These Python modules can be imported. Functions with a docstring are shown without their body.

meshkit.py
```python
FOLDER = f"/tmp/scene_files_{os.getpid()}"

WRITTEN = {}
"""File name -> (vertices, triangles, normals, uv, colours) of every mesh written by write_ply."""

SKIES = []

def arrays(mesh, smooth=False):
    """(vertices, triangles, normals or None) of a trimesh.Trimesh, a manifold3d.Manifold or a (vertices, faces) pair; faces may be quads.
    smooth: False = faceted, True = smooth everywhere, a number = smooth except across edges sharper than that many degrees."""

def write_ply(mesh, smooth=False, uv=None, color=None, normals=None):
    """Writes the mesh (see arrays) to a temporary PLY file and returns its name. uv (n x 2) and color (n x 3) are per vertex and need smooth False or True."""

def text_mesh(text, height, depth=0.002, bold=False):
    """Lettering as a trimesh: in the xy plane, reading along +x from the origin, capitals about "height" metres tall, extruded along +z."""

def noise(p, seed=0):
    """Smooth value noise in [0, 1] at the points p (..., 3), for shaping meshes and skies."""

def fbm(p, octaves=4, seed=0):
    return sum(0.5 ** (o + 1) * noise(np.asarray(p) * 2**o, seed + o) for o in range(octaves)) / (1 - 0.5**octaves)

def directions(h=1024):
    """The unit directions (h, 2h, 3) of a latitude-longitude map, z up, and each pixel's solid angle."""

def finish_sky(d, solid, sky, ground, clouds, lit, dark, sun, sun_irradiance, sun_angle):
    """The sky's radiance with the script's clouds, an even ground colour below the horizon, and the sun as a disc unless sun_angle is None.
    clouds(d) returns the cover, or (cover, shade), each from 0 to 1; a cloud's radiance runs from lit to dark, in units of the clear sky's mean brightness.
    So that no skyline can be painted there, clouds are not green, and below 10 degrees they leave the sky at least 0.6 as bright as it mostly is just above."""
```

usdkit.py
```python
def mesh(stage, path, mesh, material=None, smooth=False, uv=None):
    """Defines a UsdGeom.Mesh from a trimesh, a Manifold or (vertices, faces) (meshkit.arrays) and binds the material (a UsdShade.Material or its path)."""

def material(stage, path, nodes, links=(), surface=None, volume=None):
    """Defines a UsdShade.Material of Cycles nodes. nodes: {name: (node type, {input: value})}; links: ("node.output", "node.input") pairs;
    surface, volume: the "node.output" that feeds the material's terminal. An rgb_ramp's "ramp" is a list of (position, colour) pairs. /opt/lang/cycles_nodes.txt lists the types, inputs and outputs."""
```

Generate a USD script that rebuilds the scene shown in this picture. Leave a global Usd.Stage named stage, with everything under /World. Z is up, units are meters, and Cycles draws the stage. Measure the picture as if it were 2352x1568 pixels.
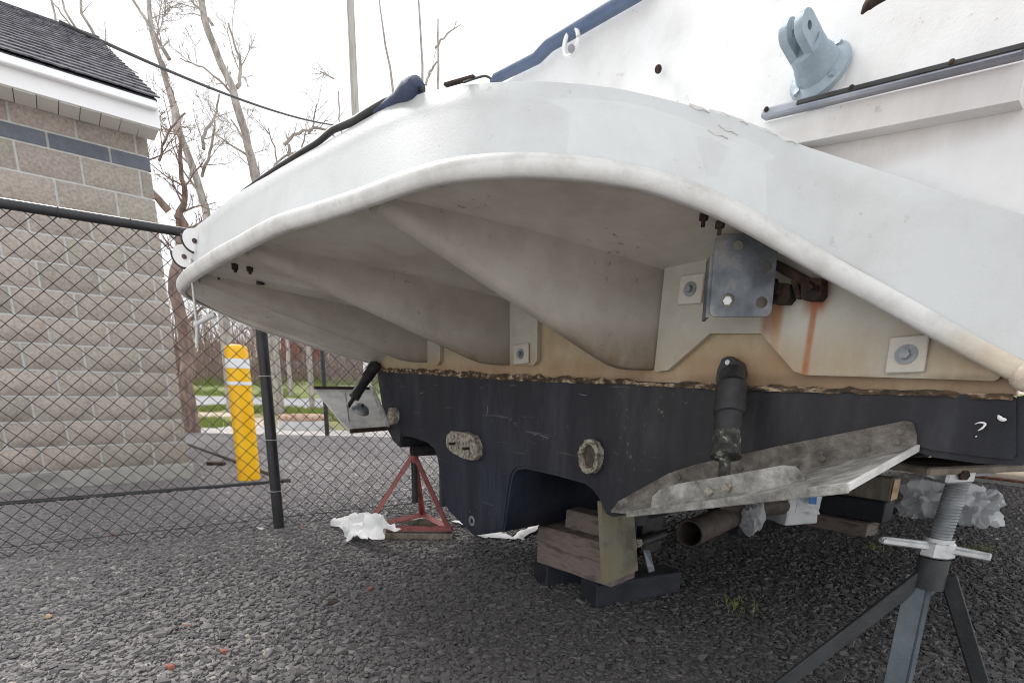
import math, random
import numpy as np, trimesh, shapely, manifold3d
from shapely.geometry import Polygon, Point, box as sbox
import usdkit, meshkit
from pxr import Usd, UsdGeom, UsdLux, UsdShade, Sdf, Gf, Vt

stage = Usd.Stage.CreateInMemory()
UsdGeom.SetStageUpAxis(stage, UsdGeom.Tokens.z)
UsdGeom.SetStageMetersPerUnit(stage, 1.0)
UsdGeom.Xform.Define(stage, '/World')
UsdGeom.Scope.Define(stage, '/World/Looks')

# ------------------------------------------------------------------ camera
FPX, CXP, CYP = 1181.2, 1176.0, 1189.8          # survey of the view: focal length and principal point in units of a 2352 px wide picture
PITCH, ROLL, EYE = math.radians(13.85), math.radians(1.239), 0.78
_cp, _sp, _cr, _sr = math.cos(PITCH), math.sin(PITCH), math.cos(ROLL), math.sin(ROLL)
FWD = np.array([0, _cp, -_sp]); _u0 = np.array([0, _sp, _cp]); _r0 = np.array([1.0, 0, 0])
RIGHT, UP = _r0 * _cr + _u0 * _sr, _u0 * _cr - _r0 * _sr
CAM = np.array([0, 0, EYE])
cam = UsdGeom.Camera.Define(stage, '/World/camera')
m = Gf.Matrix4d(*RIGHT, 0, *UP, 0, *(-FWD), 0, *CAM, 1)
cam.AddTransformOp().Set(m)
cam.CreateFocalLengthAttr(36.0 * FPX / 2352)
cam.CreateHorizontalApertureAttr(36.0)
cam.CreateVerticalApertureAttr(36.0 * 682 / 1024)
cam.CreateVerticalApertureOffsetAttr(36.0 * (CYP - 784) / 2352)
cam.CreateClippingRangeAttr(Gf.Vec2f(0.02, 500))
cam.CreateExposureAttr(EXPOSURE := 1.12)

# ------------------------------------------------------------------ sky and soft sun (overcast)
SUN_EL, SUN_AZ = math.radians(50), math.radians(-50)    # azimuth = atan2(x, y)
def mat(name, nodes, links=(), surface=None, volume=None):
    return usdkit.material(stage, '/World/Looks/' + name, nodes, links, surface, volume)
sky_mat = mat('overcast_sky', {
    'sky': ('sky_texture', {'sky_type': 'single_scattering', 'sun_disc': False, 'sun_elevation': SUN_EL, 'sun_rotation': SUN_AZ, 'aerosol_density': 2.0}),
    'tc': ('texture_coordinate', {}),
    'n': ('noise_texture', {'scale': 1.6, 'detail': 4.0, 'roughness': 0.5}),
    'r': ('rgb_ramp', {'ramp': [(0.3, (5.2, 5.35, 5.5)), (0.7, (6.3, 6.4, 6.5))]}),
    'mx': ('mix', {'fac': 0.985}),
    'bg': ('background_shader', {'strength': 0.1})},
    [('tc.generated', 'n.vector'), ('n.fac', 'r.fac'), ('sky.color', 'mx.color1'), ('r.color', 'mx.color2'), ('mx.color', 'bg.color')], surface='bg.background')
dome = UsdLux.DomeLight.Define(stage, '/World/sky')
UsdShade.MaterialBindingAPI.Apply(dome.GetPrim()).Bind(sky_mat)
dome.GetPrim().SetCustomDataByKey('kind', 'structure')
sun = UsdLux.DistantLight.Define(stage, '/World/sun')
sun.CreateNormalizeAttr(True); sun.CreateIntensityAttr(0.4); sun.CreateAngleAttr(25.0); sun.CreateColorAttr(Gf.Vec3f(1.0, 0.97, 0.93))
sun.AddRotateXYZOp().Set(Gf.Vec3f(90 - math.degrees(SUN_EL), 0, -math.degrees(SUN_AZ) + 180))

# ------------------------------------------------------------------ geometry helpers
def ray(px, py):
    d = FWD + RIGHT * (px - CXP) / FPX - UP * (py - CYP) / FPX
    return d
def at_y(px, py, y):
    d = ray(px, py); return CAM + d * (y / d[1])
def at_z(px, py, z=0.0):
    d = ray(px, py); return CAM + d * ((z - EYE) / d[2])
def proj(p):
    v = np.asarray(p, float) - CAM; w = v @ FWD
    return CXP + FPX * (v @ RIGHT) / w, CYP - FPX * (v @ UP) / w
def at_plane(px, py, p0, n):
    d = ray(px, py); return CAM + d * (((p0 - CAM) @ n) / (d @ n))
def nrm(v):
    v = np.asarray(v, float); return v / np.linalg.norm(v)
Z3 = np.array([0, 0, 1.0])

# boat frame: the keel's end on the transom is the origin; axes starboard, aft, up
TH = math.radians(52.0)
BOW = np.array([math.sin(TH), math.cos(TH), 0]); AFT = -BOW; STB = np.array([math.cos(TH), -math.sin(TH), 0])
K0 = np.array([-0.146, 2.0, 0])
def B(s, a, z): return K0 + s * STB + a * AFT + z * Z3
def T(px, py, a=0.0): return at_plane(px, py, K0 + a * AFT, AFT)
def bc(p): q = np.asarray(p) - K0; return np.array([q @ STB, q @ AFT, q[2]])
def Tsz(px, py, a=0.0): c = bc(T(px, py, a)); return (c[0], c[2])
BASIS = np.array([STB, AFT, Z3])            # rows

def frame_along(pts):
    pts = np.asarray(pts, float); t = np.gradient(pts, axis=0) if len(pts) > 2 else np.repeat((pts[1] - pts[0])[None], 2, 0)
    t /= np.maximum(np.linalg.norm(t, axis=1, keepdims=True), 1e-9)
    u = np.cross(t[0], [0, 0, 1.0]);  u = np.cross(t[0], [1.0, 0, 0]) if np.linalg.norm(u) < 0.05 else u
    u = nrm(u); us = []
    for k in range(len(pts)):
        u = u - t[k] * (u @ t[k]); u = u / max(np.linalg.norm(u), 1e-9); us.append(u)
    us = np.array(us); return t, us, np.cross(t, us)
def tube(pts, r, n=6, caps=True):
    pts = np.asarray(pts, float); r = np.broadcast_to(np.asarray(r, float), (len(pts),))
    t, u, w = frame_along(pts)
    a = np.arange(n) * 2 * np.pi / n
    ring = pts[:, None] + r[:, None, None] * (np.cos(a)[None, :, None] * u[:, None] + np.sin(a)[None, :, None] * w[:, None])
    v = ring.reshape(-1, 3); f = []
    i, j = np.meshgrid(np.arange(len(pts) - 1), np.arange(n), indexing='ij'); i, j = i.ravel(), j.ravel(); j2 = (j + 1) % n
    q = np.stack([i * n + j, i * n + j2, (i + 1) * n + j2, (i + 1) * n + j], 1)
    f = np.vstack([q[:, [0, 1, 2]], q[:, [0, 2, 3]]])
    if caps:
        e = np.arange(1, n - 1)
        c0 = np.stack([0 * e, e + 1, e], 1); o = (len(pts) - 1) * n; c1 = np.stack([0 * e + o, e + o, e + 1 + o], 1)
        f = np.vstack([f, c0, c1])
    return trimesh.Trimesh(v, f, process=False)
def cat(*ms):
    ms = [x for y in ms for x in (y if isinstance(y, (list, tuple)) else [y])]
    vs, fs, o = [], [], 0
    for x in ms:
        vs.append(np.asarray(x.vertices)); fs.append(np.asarray(x.faces) + o); o += len(x.vertices)
    return trimesh.Trimesh(np.vstack(vs), np.vstack(fs), process=False)
def obox(c, ax, size, bevel=0.004):
    """Bevelled box: centre, three axes (rows), full sizes."""
    ax = np.asarray(ax, float); h = np.asarray(size, float) / 2; b = min(bevel, h.min() * 0.45); pts = []
    for sx in (-1, 1):
        for sy in (-1, 1):
            for sz in (-1, 1):
                s = np.array([sx, sy, sz])
                for k in range(3):
                    e = h.copy(); e[[i for i in range(3) if i != k]] -= b; pts.append(s * e)
    hull = trimesh.convex.convex_hull(np.array(pts))
    return trimesh.Trimesh(c + np.asarray(hull.vertices) @ ax, hull.faces, process=False) if np.linalg.det(ax) > 0 else trimesh.Trimesh(c + np.asarray(hull.vertices) @ ax, np.asarray(hull.faces)[:, ::-1], process=False)
def bar(p, q, w, t, upv=Z3, bevel=0.003):
    p, q = np.asarray(p, float), np.asarray(q, float); x = nrm(q - p); y = nrm(np.cross(upv, x)); z = np.cross(x, y)
    return obox((p + q) / 2, [x, y, z], [np.linalg.norm(q - p), w, t], bevel)
def prism(poly, o, ex, ey, depth):
    """Extrudes a shapely polygon of the plane (o, ex, ey) by depth along ex x ey."""
    ex, ey = np.asarray(ex, float), np.asarray(ey, float); n = np.cross(ex, ey)
    mesh = [trimesh.creation.extrude_polygon(g, abs(depth), engine='earcut') for g in getattr(poly, 'geoms', [poly])]
    v, f = cat(mesh).vertices, cat(mesh).faces
    v = np.array(v); 
    if depth < 0: v[:, 2] -= abs(depth)
    out = o + v[:, :1] * ex + v[:, 1:2] * ey + v[:, 2:] * n
    return trimesh.Trimesh(out, f, process=False)
def sheet(g, th=0.0, flip=False):
    """Surface over a grid of points (n, m, 3); th > 0 makes it a closed shell, thickened against the normals."""
    g = np.asarray(g, float); n, m = g.shape[:2]
    i, j = np.meshgrid(np.arange(n - 1), np.arange(m - 1), indexing='ij'); i, j = i.ravel(), j.ravel()
    q = np.stack([i * m + j, (i + 1) * m + j, (i + 1) * m + j + 1, i * m + j + 1], 1)
    if flip: q = q[:, ::-1]
    f = np.vstack([q[:, [0, 1, 2]], q[:, [0, 2, 3]]]); v = g.reshape(-1, 3)
    if th <= 0: return trimesh.Trimesh(v, f, process=False)
    fn = np.cross(v[f[:, 1]] - v[f[:, 0]], v[f[:, 2]] - v[f[:, 0]]); vn = np.zeros_like(v)
    for k in range(3): np.add.at(vn, f[:, k], fn)
    vn /= np.maximum(np.linalg.norm(vn, axis=1, keepdims=True), 1e-12)
    b = v - vn * th; o = len(v); rim = []
    idx = np.arange(n * m).reshape(n, m)
    loop = np.concatenate([idx[:-1, 0], idx[-1, :-1], idx[:0:-1, -1], idx[0, :0:-1]])
    nx = np.roll(loop, -1)
    rq = np.stack([loop, loop + o, nx + o, nx], 1)
    if flip: rq = rq[:, ::-1]
    rim = np.vstack([rq[:, [0, 1, 2]], rq[:, [0, 2, 3]]])
    return trimesh.Trimesh(np.vstack([v, b]), np.vstack([f, f[:, ::-1] + o, rim[:, ::-1]]), process=False)
def cyl(p, q, r, n=20, bevel=0.0):
    p, q = np.asarray(p, float), np.asarray(q, float); d = nrm(q - p)
    if bevel <= 0: return tube([p, q], r, n)
    return tube([p, p + d * bevel, q - d * bevel, q], [r - bevel, r, r, r - bevel], n)
def ring(p, ax, ro, ri, h, n=24):
    poly = Point(0, 0).buffer(ro, quad_segs=n // 4).difference(Point(0, 0).buffer(ri, quad_segs=n // 4))
    ax = nrm(ax); ex = nrm(np.cross(ax, [0, 0, 1.0]) if abs(ax[2]) < 0.9 else np.cross(ax, [1.0, 0, 0])); ey = np.cross(ax, ex)
    return prism(poly, p, ex, ey, h)
def smooth_pts(pts, n):
    """Catmull-Rom resampling of a polyline."""
    pts = np.asarray(pts, float); e = np.vstack([2 * pts[0] - pts[1], pts, 2 * pts[-1] - pts[-2]]); d = np.concatenate([[0], np.cumsum(np.linalg.norm(np.diff(pts, axis=0), axis=1))])
    out = []
    for x in np.linspace(0, d[-1], n):
        k = min(np.searchsorted(d, x, 'right') - 1, len(pts) - 2); t = (x - d[k]) / max(d[k + 1] - d[k], 1e-9)
        a, b, c, q = e[k], e[k + 1], e[k + 2], e[k + 3]
        out.append(0.5 * (2 * b + (c - a) * t + (2 * a - 5 * b + 4 * c - q) * t * t + (3 * b - a - 3 * c + q) * t ** 3))
    return np.array(out)
def crumple(mesh, amp, scale, seed=0):
    v = np.array(mesh.vertices); d = np.stack([meshkit.fbm(v * scale, 3, seed + k) - 0.5 for k in range(3)], 1)
    return trimesh.Trimesh(v + d * amp * 2, mesh.faces, process=False)

# ------------------------------------------------------------------ scene tree helpers
USED = {}
def numbered(parent, name):
    k = (parent, name); n = USED.get(k, 0); USED[k] = n + 1
    return name if n == 0 else f'{name}_{n:03d}'
def tag(prim, label=None, category=None, group=None, kind=None):
    for k, v in (('label', label), ('category', category), ('group', group), ('kind', kind)):
        if v: prim.SetCustomDataByKey(k, v)
    return prim
ORIGIN = {}
def thing(name, label, category, loc=(0, 0, 0), group=None, kind=None):
    path = '/World/' + numbered('/World', name); x = UsdGeom.Xform.Define(stage, path); loc = np.asarray(loc, float)
    x.AddTranslateOp().Set(Gf.Vec3d(*map(float, loc))); ORIGIN[path] = loc
    return tag(x.GetPrim(), label, category, group, kind)
def obj(name, mesh, material, parent=None, smooth=False, label=None, kind=None, category=None, group=None):
    pp = str(parent.GetPath()) if parent else '/World'; path = pp + '/' + numbered(pp, name)
    o = ORIGIN.get(pp, np.zeros(3)); ORIGIN[path] = o
    if hasattr(mesh, 'to_mesh'):
        q = mesh.to_mesh(); mesh = trimesh.Trimesh(q.vert_properties[:, :3], q.tri_verts, process=False)
    mm = trimesh.Trimesh(np.asarray(mesh.vertices) - o, mesh.faces, process=False)
    p = usdkit.mesh(stage, path, mm, material, smooth=smooth).GetPrim()
    return tag(p, label, category, group, kind)

# ------------------------------------------------------------------ materials
def mixmat(name, c1, c2, scale=8, rough=0.6, bump=0.0, bscale=60, metallic=0.0, c3=None, ramp=(0.35, 0.65), detail=4.0, coat=0.0, spec=0.5, rnd=0.0, stretch=None, bdist=0.01):
    """A grainy surface: two or three colours from noise, fine relief; rnd varies brightness from object to object."""
    N = {'g': ('geometry', {}), 'n': ('noise_texture', {'scale': float(scale), 'detail': detail, 'roughness': 0.6}),
         'r': ('rgb_ramp', {'ramp': [(ramp[0], c1), (ramp[1], c2)] if c3 is None else [(ramp[0], c1), ((ramp[0] + ramp[1]) / 2, c2), (ramp[1], c3)]}),
         'p': ('principled_bsdf', {'roughness': rough, 'metallic': metallic, 'coat_weight': coat, 'specular_ior_level': spec})}
    L = [('n.fac', 'r.fac')]
    src = 'g.position'
    if stretch is not None:
        N['m'] = ('mapping', {'scale': tuple(stretch)}); L += [('g.position', 'm.vector')]; src = 'm.vector'
    L += [(src, 'n.vector')]; col = 'r.color'
    if rnd:
        N['oi'] = ('object_info', {}); N['mr'] = ('map_range', {'to_min': 1 - rnd, 'to_max': 1 + rnd}); N['mv'] = ('hsv', {})
        L += [('oi.random', 'mr.value'), ('mr.result', 'mv.value'), (col, 'mv.color')]; col = 'mv.color'
    L += [(col, 'p.base_color')]
    if bump:
        N['bn'] = ('noise_texture', {'scale': float(bscale), 'detail': 5.0, 'roughness': 0.65}); N['b'] = ('bump', {'strength': bump, 'distance': bdist})
        L += [(src, 'bn.vector'), ('bn.fac', 'b.height'), ('b.normal', 'p.normal')]
    return mat(name, N, L, surface='p.BSDF')
def g(x): return (x, x, x)

M = {}
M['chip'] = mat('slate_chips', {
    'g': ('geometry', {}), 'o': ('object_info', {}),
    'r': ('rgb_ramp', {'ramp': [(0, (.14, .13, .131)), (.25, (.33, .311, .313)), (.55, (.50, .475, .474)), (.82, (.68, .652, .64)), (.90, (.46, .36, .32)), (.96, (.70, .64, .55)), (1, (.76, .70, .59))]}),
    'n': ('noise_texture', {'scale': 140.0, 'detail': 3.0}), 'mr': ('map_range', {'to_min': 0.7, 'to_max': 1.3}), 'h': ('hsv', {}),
    'big': ('noise_texture', {'scale': 0.7, 'detail': 3.0}), 'mr2': ('map_range', {'from_min': .35, 'from_max': .65, 'to_min': 0.85, 'to_max': 1.15}), 'mm': ('math', {'math_type': 'multiply'}), 'dm': ('math', {'math_type': 'multiply'}), 'dd': ('vector_math', {'math_type': 'distance', 'vector2': (1.1, 1.6, 0)}), 'dr': ('map_range', {'range_type': 'smoothstep', 'from_min': 0.9, 'from_max': 4.0, 'to_min': 0.60, 'to_max': 1.70, 'clamp': True}),  # dd, dr: boat's shade painted into the chips, darker near it, lighter away
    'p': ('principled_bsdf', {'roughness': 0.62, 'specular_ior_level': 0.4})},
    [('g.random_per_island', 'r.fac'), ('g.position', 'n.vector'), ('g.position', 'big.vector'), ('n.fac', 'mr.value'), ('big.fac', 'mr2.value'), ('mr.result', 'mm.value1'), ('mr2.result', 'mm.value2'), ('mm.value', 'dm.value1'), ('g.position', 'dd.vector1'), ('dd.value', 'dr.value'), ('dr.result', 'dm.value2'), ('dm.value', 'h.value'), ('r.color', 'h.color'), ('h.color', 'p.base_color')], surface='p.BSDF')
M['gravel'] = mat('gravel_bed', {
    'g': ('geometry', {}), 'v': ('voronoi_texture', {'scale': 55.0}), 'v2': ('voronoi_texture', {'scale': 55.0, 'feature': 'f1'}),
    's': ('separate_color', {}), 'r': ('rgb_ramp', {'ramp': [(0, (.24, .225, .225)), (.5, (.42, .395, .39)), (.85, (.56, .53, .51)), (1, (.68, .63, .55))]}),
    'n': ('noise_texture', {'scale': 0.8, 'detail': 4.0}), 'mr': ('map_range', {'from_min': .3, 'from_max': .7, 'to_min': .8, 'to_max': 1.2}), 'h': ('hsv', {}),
    'dm': ('math', {'math_type': 'multiply'}), 'dd': ('vector_math', {'math_type': 'distance', 'vector2': (1.1, 1.6, 0)}), 'dr': ('map_range', {'range_type': 'smoothstep', 'from_min': 0.9, 'from_max': 4.0, 'to_min': 0.35, 'to_max': 1.0, 'clamp': True}),  # dd, dr: bed colour darkened round the boat, standing in for its shade
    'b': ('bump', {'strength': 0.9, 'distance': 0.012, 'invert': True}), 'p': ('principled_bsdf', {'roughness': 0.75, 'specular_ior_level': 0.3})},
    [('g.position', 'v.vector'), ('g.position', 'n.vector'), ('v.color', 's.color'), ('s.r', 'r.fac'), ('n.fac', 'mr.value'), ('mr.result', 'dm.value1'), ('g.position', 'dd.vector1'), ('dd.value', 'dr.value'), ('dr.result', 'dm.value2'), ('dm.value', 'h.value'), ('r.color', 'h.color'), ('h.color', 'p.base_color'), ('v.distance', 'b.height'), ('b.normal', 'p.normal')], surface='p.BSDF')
M['litter'] = mixmat('leaf_litter_soil', (.32, .25, .205), (.50, .40, .34), 3, 0.9, 0.6, 40, c3=(.38, .33, .23))
M['verge'] = mixmat('verge_turf', (.10, .15, .04), (.18, .22, .06), 4, 0.9, 0.7, 60, c3=(.26, .24, .12))
M['mound'] = mixmat('rough_lawn', (.22, .175, .11), (.20, .19, .065), 2.2, 0.9, 0.7, 50, c3=(.25, .23, .085))
M['asphalt'] = mixmat('worn_asphalt', (.22, .22, .235), (.29, .29, .30), 5, 0.8, 0.3, 120)
M['blades'] = mat('grass_blades', {'g': ('geometry', {}), 'r': ('rgb_ramp', {'ramp': [(0, (.20, .25, .06)), (.4, (.36, .36, .10)), (.7, (.52, .45, .19)), (1, (.62, .50, .28))]}), 'p': ('principled_bsdf', {'roughness': .7, 'specular_ior_level': .2})}, [('g.random_per_island', 'r.fac'), ('r.color', 'p.base_color')], surface='p.BSDF')
for k, (a, b, c) in enumerate([((.25, .22, .19), (.40, .36, .315), (.52, .475, .42)), ((.26, .215, .19), (.42, .365, .325), (.54, .48, .435)), ((.24, .215, .185), (.38, .345, .30), (.50, .465, .41))]):
    M[f'block{k}'] = mixmat(f'split_face_stone_{"abc"[k]}', a, b, 55, 0.9, 1.0, 130, c3=c, ramp=(.2, .8), detail=6, rnd=0.1, spec=.2, bdist=.008)
M['blue_block'] = mixmat('smooth_blue_grey_block', (.105, .115, .145), (.135, .145, .175), 20, 0.7, 0.15, 200, rnd=.06)
M['mortar'] = mixmat('pale_mortar', (.46, .46, .44), (.56, .56, .54), 30, 0.9, 0.4, 150)
M['footing'] = mixmat('weathered_concrete', (.22, .215, .2), (.36, .35, .33), 4, 0.85, 0.3, 90, c3=(.30, .29, .26))
M['white_trim'] = mixmat('white_aluminium_trim', (.78, .79, .80), (.82, .82, .83), 3, 0.35)
M['soffit'] = mixmat('soffit_vinyl', (.62, .60, .57), (.68, .66, .63), 3, 0.5)
M['shingle'] = mixmat('asphalt_shingle', (.05, .05, .062), (.105, .105, .125), 45, 0.9, 0.6, 300, rnd=.2, c3=(.15, .15, .17))
M['fence'] = mixmat('black_vinyl_coating', (.012, .012, .014), (.022, .022, .025), 20, 0.35, 0.05, 200)
M['wire'] = mixmat('vinyl_coated_wire', (.020, .016, .018), (.04, .03, .034), 20, 0.5)
M['yellow'] = mixmat('yellow_sleeve', (.90, .46, .004), (.92, .53, .006), 5, 0.38, 0.03, 30)
M['reflect'] = mixmat('white_reflective_band', (.75, .76, .78), (.82, .82, .83), 30, 0.3)
M['bark'] = mixmat('grey_brown_bark', (.21, .19, .17), (.42, .385, .35), 14, 0.9, 0.8, 30, stretch=(1, 1, .25))
M['bark_red'] = mixmat('brown_bark', (.12, .08, .066), (.27, .19, .155), 14, 0.9, 0.8, 30, stretch=(1, 1, .3))
M['twig'] = mixmat('bare_twigs', (.23, .20, .18), (.40, .355, .325), 3, 0.9)
M['brush'] = mat('dry_brush', {'g': ('geometry', {}), 'r': ('rgb_ramp', {'ramp': [(0, (.24, .18, .15)), (.4, (.40, .31, .265)), (.7, (.56, .42, .38)), (1, (.64, .54, .47))]}), 'p': ('principled_bsdf', {'roughness': .85, 'specular_ior_level': .2})}, [('g.random_per_island', 'r.fac'), ('r.color', 'p.base_color')], surface='p.BSDF')
M['pole'] = mixmat('weathered_pole_wood', (.30, .28, .26), (.44, .42, .39), 12, 0.9, 0.4, 40, stretch=(1, 1, .1))
M['cable'] = mixmat('cable_sheath', g(.03), g(.05), 5, 0.6)
M['red_paint'] = mixmat('red_boards', (.36, .035, .03), (.46, .06, .05), 3, 0.6, stretch=(6, 6, .3))
M['white_board'] = mixmat('white_boards', g(.6), g(.7), 3, 0.6)
M['rusty'] = mixmat('rusty_pipe', (.25, .12, .07), (.50, .36, .28), 9, 0.8, 0.4, 60, c3=(.42, .22, .13))
M['white_conc'] = mixmat('pale_concrete', g(.5), g(.62), 6, 0.8, 0.2, 80)
M['rust_dark'] = mixmat('dark_rusted_iron', (.012, .009, .010), (.06, .03, .018), 40, 0.8, 0.6, 120)
M['brick'] = mixmat('red_brick', (.24, .085, .062), (.33, .13, .095), 30, 0.85, .4, 120)
M['galv'] = mixmat('galvanised_steel', (.40, .41, .42), (.58, .59, .60), 25, 0.42, 0.1, 120, metallic=.75)
M['galv_dull'] = mixmat('dull_grey_steel', (.17, .185, .20), (.30, .315, .33), 22, 0.5, 0.15, 150, metallic=.35)
M['bracket'] = mixmat('stained_bracket_steel', (.075, .085, .10), (.15, .165, .185), 16, 0.6, 0.25, 120, c3=(.30, .28, .26), metallic=.2, ramp=(.35, .75))
M['stand_steel'] = mixmat('blue_grey_painted_angle', (.075, .095, .112), (.125, .15, .172), 12, 0.4, 0.12, 120, metallic=.3)
M['stand_dark'] = mixmat('dark_painted_steel', (.014, .015, .017), (.034, .037, .04), 12, 0.5, 0.2, 120)
M['red_steel'] = mixmat('faded_red_steel', (.20, .045, .045), (.34, .10, .10), 15, 0.6, 0.2, 120, c3=(.25, .08, .06))
M['timber'] = mixmat('weathered_timber', (.10, .078, .068), (.21, .17, .15), 9, 0.85, 0.5, 60, c3=(.155, .12, .105), stretch=(1, 1, 4))
M['timber_fresh'] = mixmat('sawn_pine', (.38, .24, .12), (.55, .40, .24), 9, 0.8, 0.3, 60, stretch=(1, 1, 4))
M['timber_grey'] = mixmat('grey_oak', (.19, .165, .13), (.31, .275, .22), 8, 0.8, 0.4, 60, stretch=(4, 4, 1))
M['block_black'] = mixmat('black_painted_block', (.006, .007, .011), (.02, .022, .03), 10, 0.55, 0.35, 60)
M['dark_pipe'] = mixmat('brown_iron_pipe', (.055, .042, .035), (.12, .095, .08), 12, 0.65, 0.3, 80)
M['paper'] = mixmat('white_plastic_sheet', g(.74), g(.8), 5, 0.4)
M['film'] = mat('plastic_film', {'n': ('noise_texture', {'scale': 9.0}), 'g': ('geometry', {}), 'd': ('principled_bsdf', {'base_color': (.78, .79, .80), 'roughness': .10, 'specular_ior_level': 1.0}), 't': ('translucent_bsdf', {'color': (.75, .76, .78)}), 'x': ('transparent_bsdf', {'color': (.95, .95, .96)}), 'm': ('mix_closure', {'fac': .4}), 'm2': ('mix_closure', {'fac': .30})},
    [('d.BSDF', 'm.closure1'), ('t.BSDF', 'm.closure2'), ('m.closure', 'm2.closure1'), ('x.BSDF', 'm2.closure2')], surface='m2.closure')
M['blue_print'] = mixmat('blue_print', (.02, .16, .5), (.03, .2, .56), 5, 0.4)
M['rope'] = mixmat('white_cord', (.52, .53, .52), (.66, .66, .65), 90, 0.8, 0.4, 300)
M['rubber'] = mixmat('black_rubber', g(.012), g(.028), 20, 0.5, 0.1, 120)
M['slate_blue'] = mixmat('slate_blue_rail', (.055, .085, .155), (.085, .12, .205), 10, 0.45, 0.1, 200)
M['navy'] = mixmat('navy_canvas', (.016, .026, .058), (.032, .05, .10), 12, 0.6, 0.2, 200)
M['blue_cast'] = mixmat('pale_blue_cast_alloy', (.25, .315, .37), (.34, .405, .455), 14, 0.45, 0.25, 80, metallic=.15)
M['gel'] = mixmat('white_gelcoat', (.585, .62, .635), (.64, .665, .675), 1.5, 0.34, 0.02, 300, coat=.12)
M['alloy_light'] = mixmat('pale_oxidised_plate', (.34, .335, .325), (.52, .51, .50), 16, 0.6, 0.35, 90, c3=(.62, .61, .60), ramp=(.3, .68), detail=7)
M['anodised'] = mixmat('brushed_rail', (.24, .25, .29), (.36, .37, .41), 10, 0.3, metallic=.7)
M['white_nylon'] = mixmat('white_nylon', g(.72), g(.8), 10, 0.35)
M['alloy'] = mixmat('oxidised_tab_plate', (.12, .113, .104), (.29, .28, .262), 26, 0.66, 0.7, 90, c3=(.48, .465, .44), metallic=.1, ramp=(.3, .68), detail=7)
M['alloy_brown'] = mixmat('oxidised_hinge', (.05, .042, .036), (.155, .137, .12), 24, 0.72, 0.7, 90, c3=(.30, .275, .25), ramp=(.3, .7), detail=7)
M['barnacle'] = mixmat('barnacle_crust', (.10, .085, .065), (.36, .32, .26), 70, 0.9, 1.0, 120, c3=(.52, .48, .40), ramp=(.35, .65), detail=6)
M['bronze_dark'] = mixmat('dark_bronze', (.05, .035, .03), (.12, .085, .07), 25, 0.5, 0.3, 90, metallic=.4)
M['actuator'] = mixmat('black_actuator', (.010, .010, .012), (.03, .03, .032), 30, 0.5, 0.2, 120)
M['crusted'] = mixmat('crusted_actuator', (.02, .022, .02), (.06, .06, .05), 40, 0.8, 0.6, 120, c3=(.55, .53, .46), ramp=(.45, .7), detail=5)
M['rudder'] = mixmat('mossy_rudder_paint', (.10, .093, .066), (.19, .178, .127), 8, 0.75, 0.3, 90, c3=(.19, .16, .10))
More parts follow.
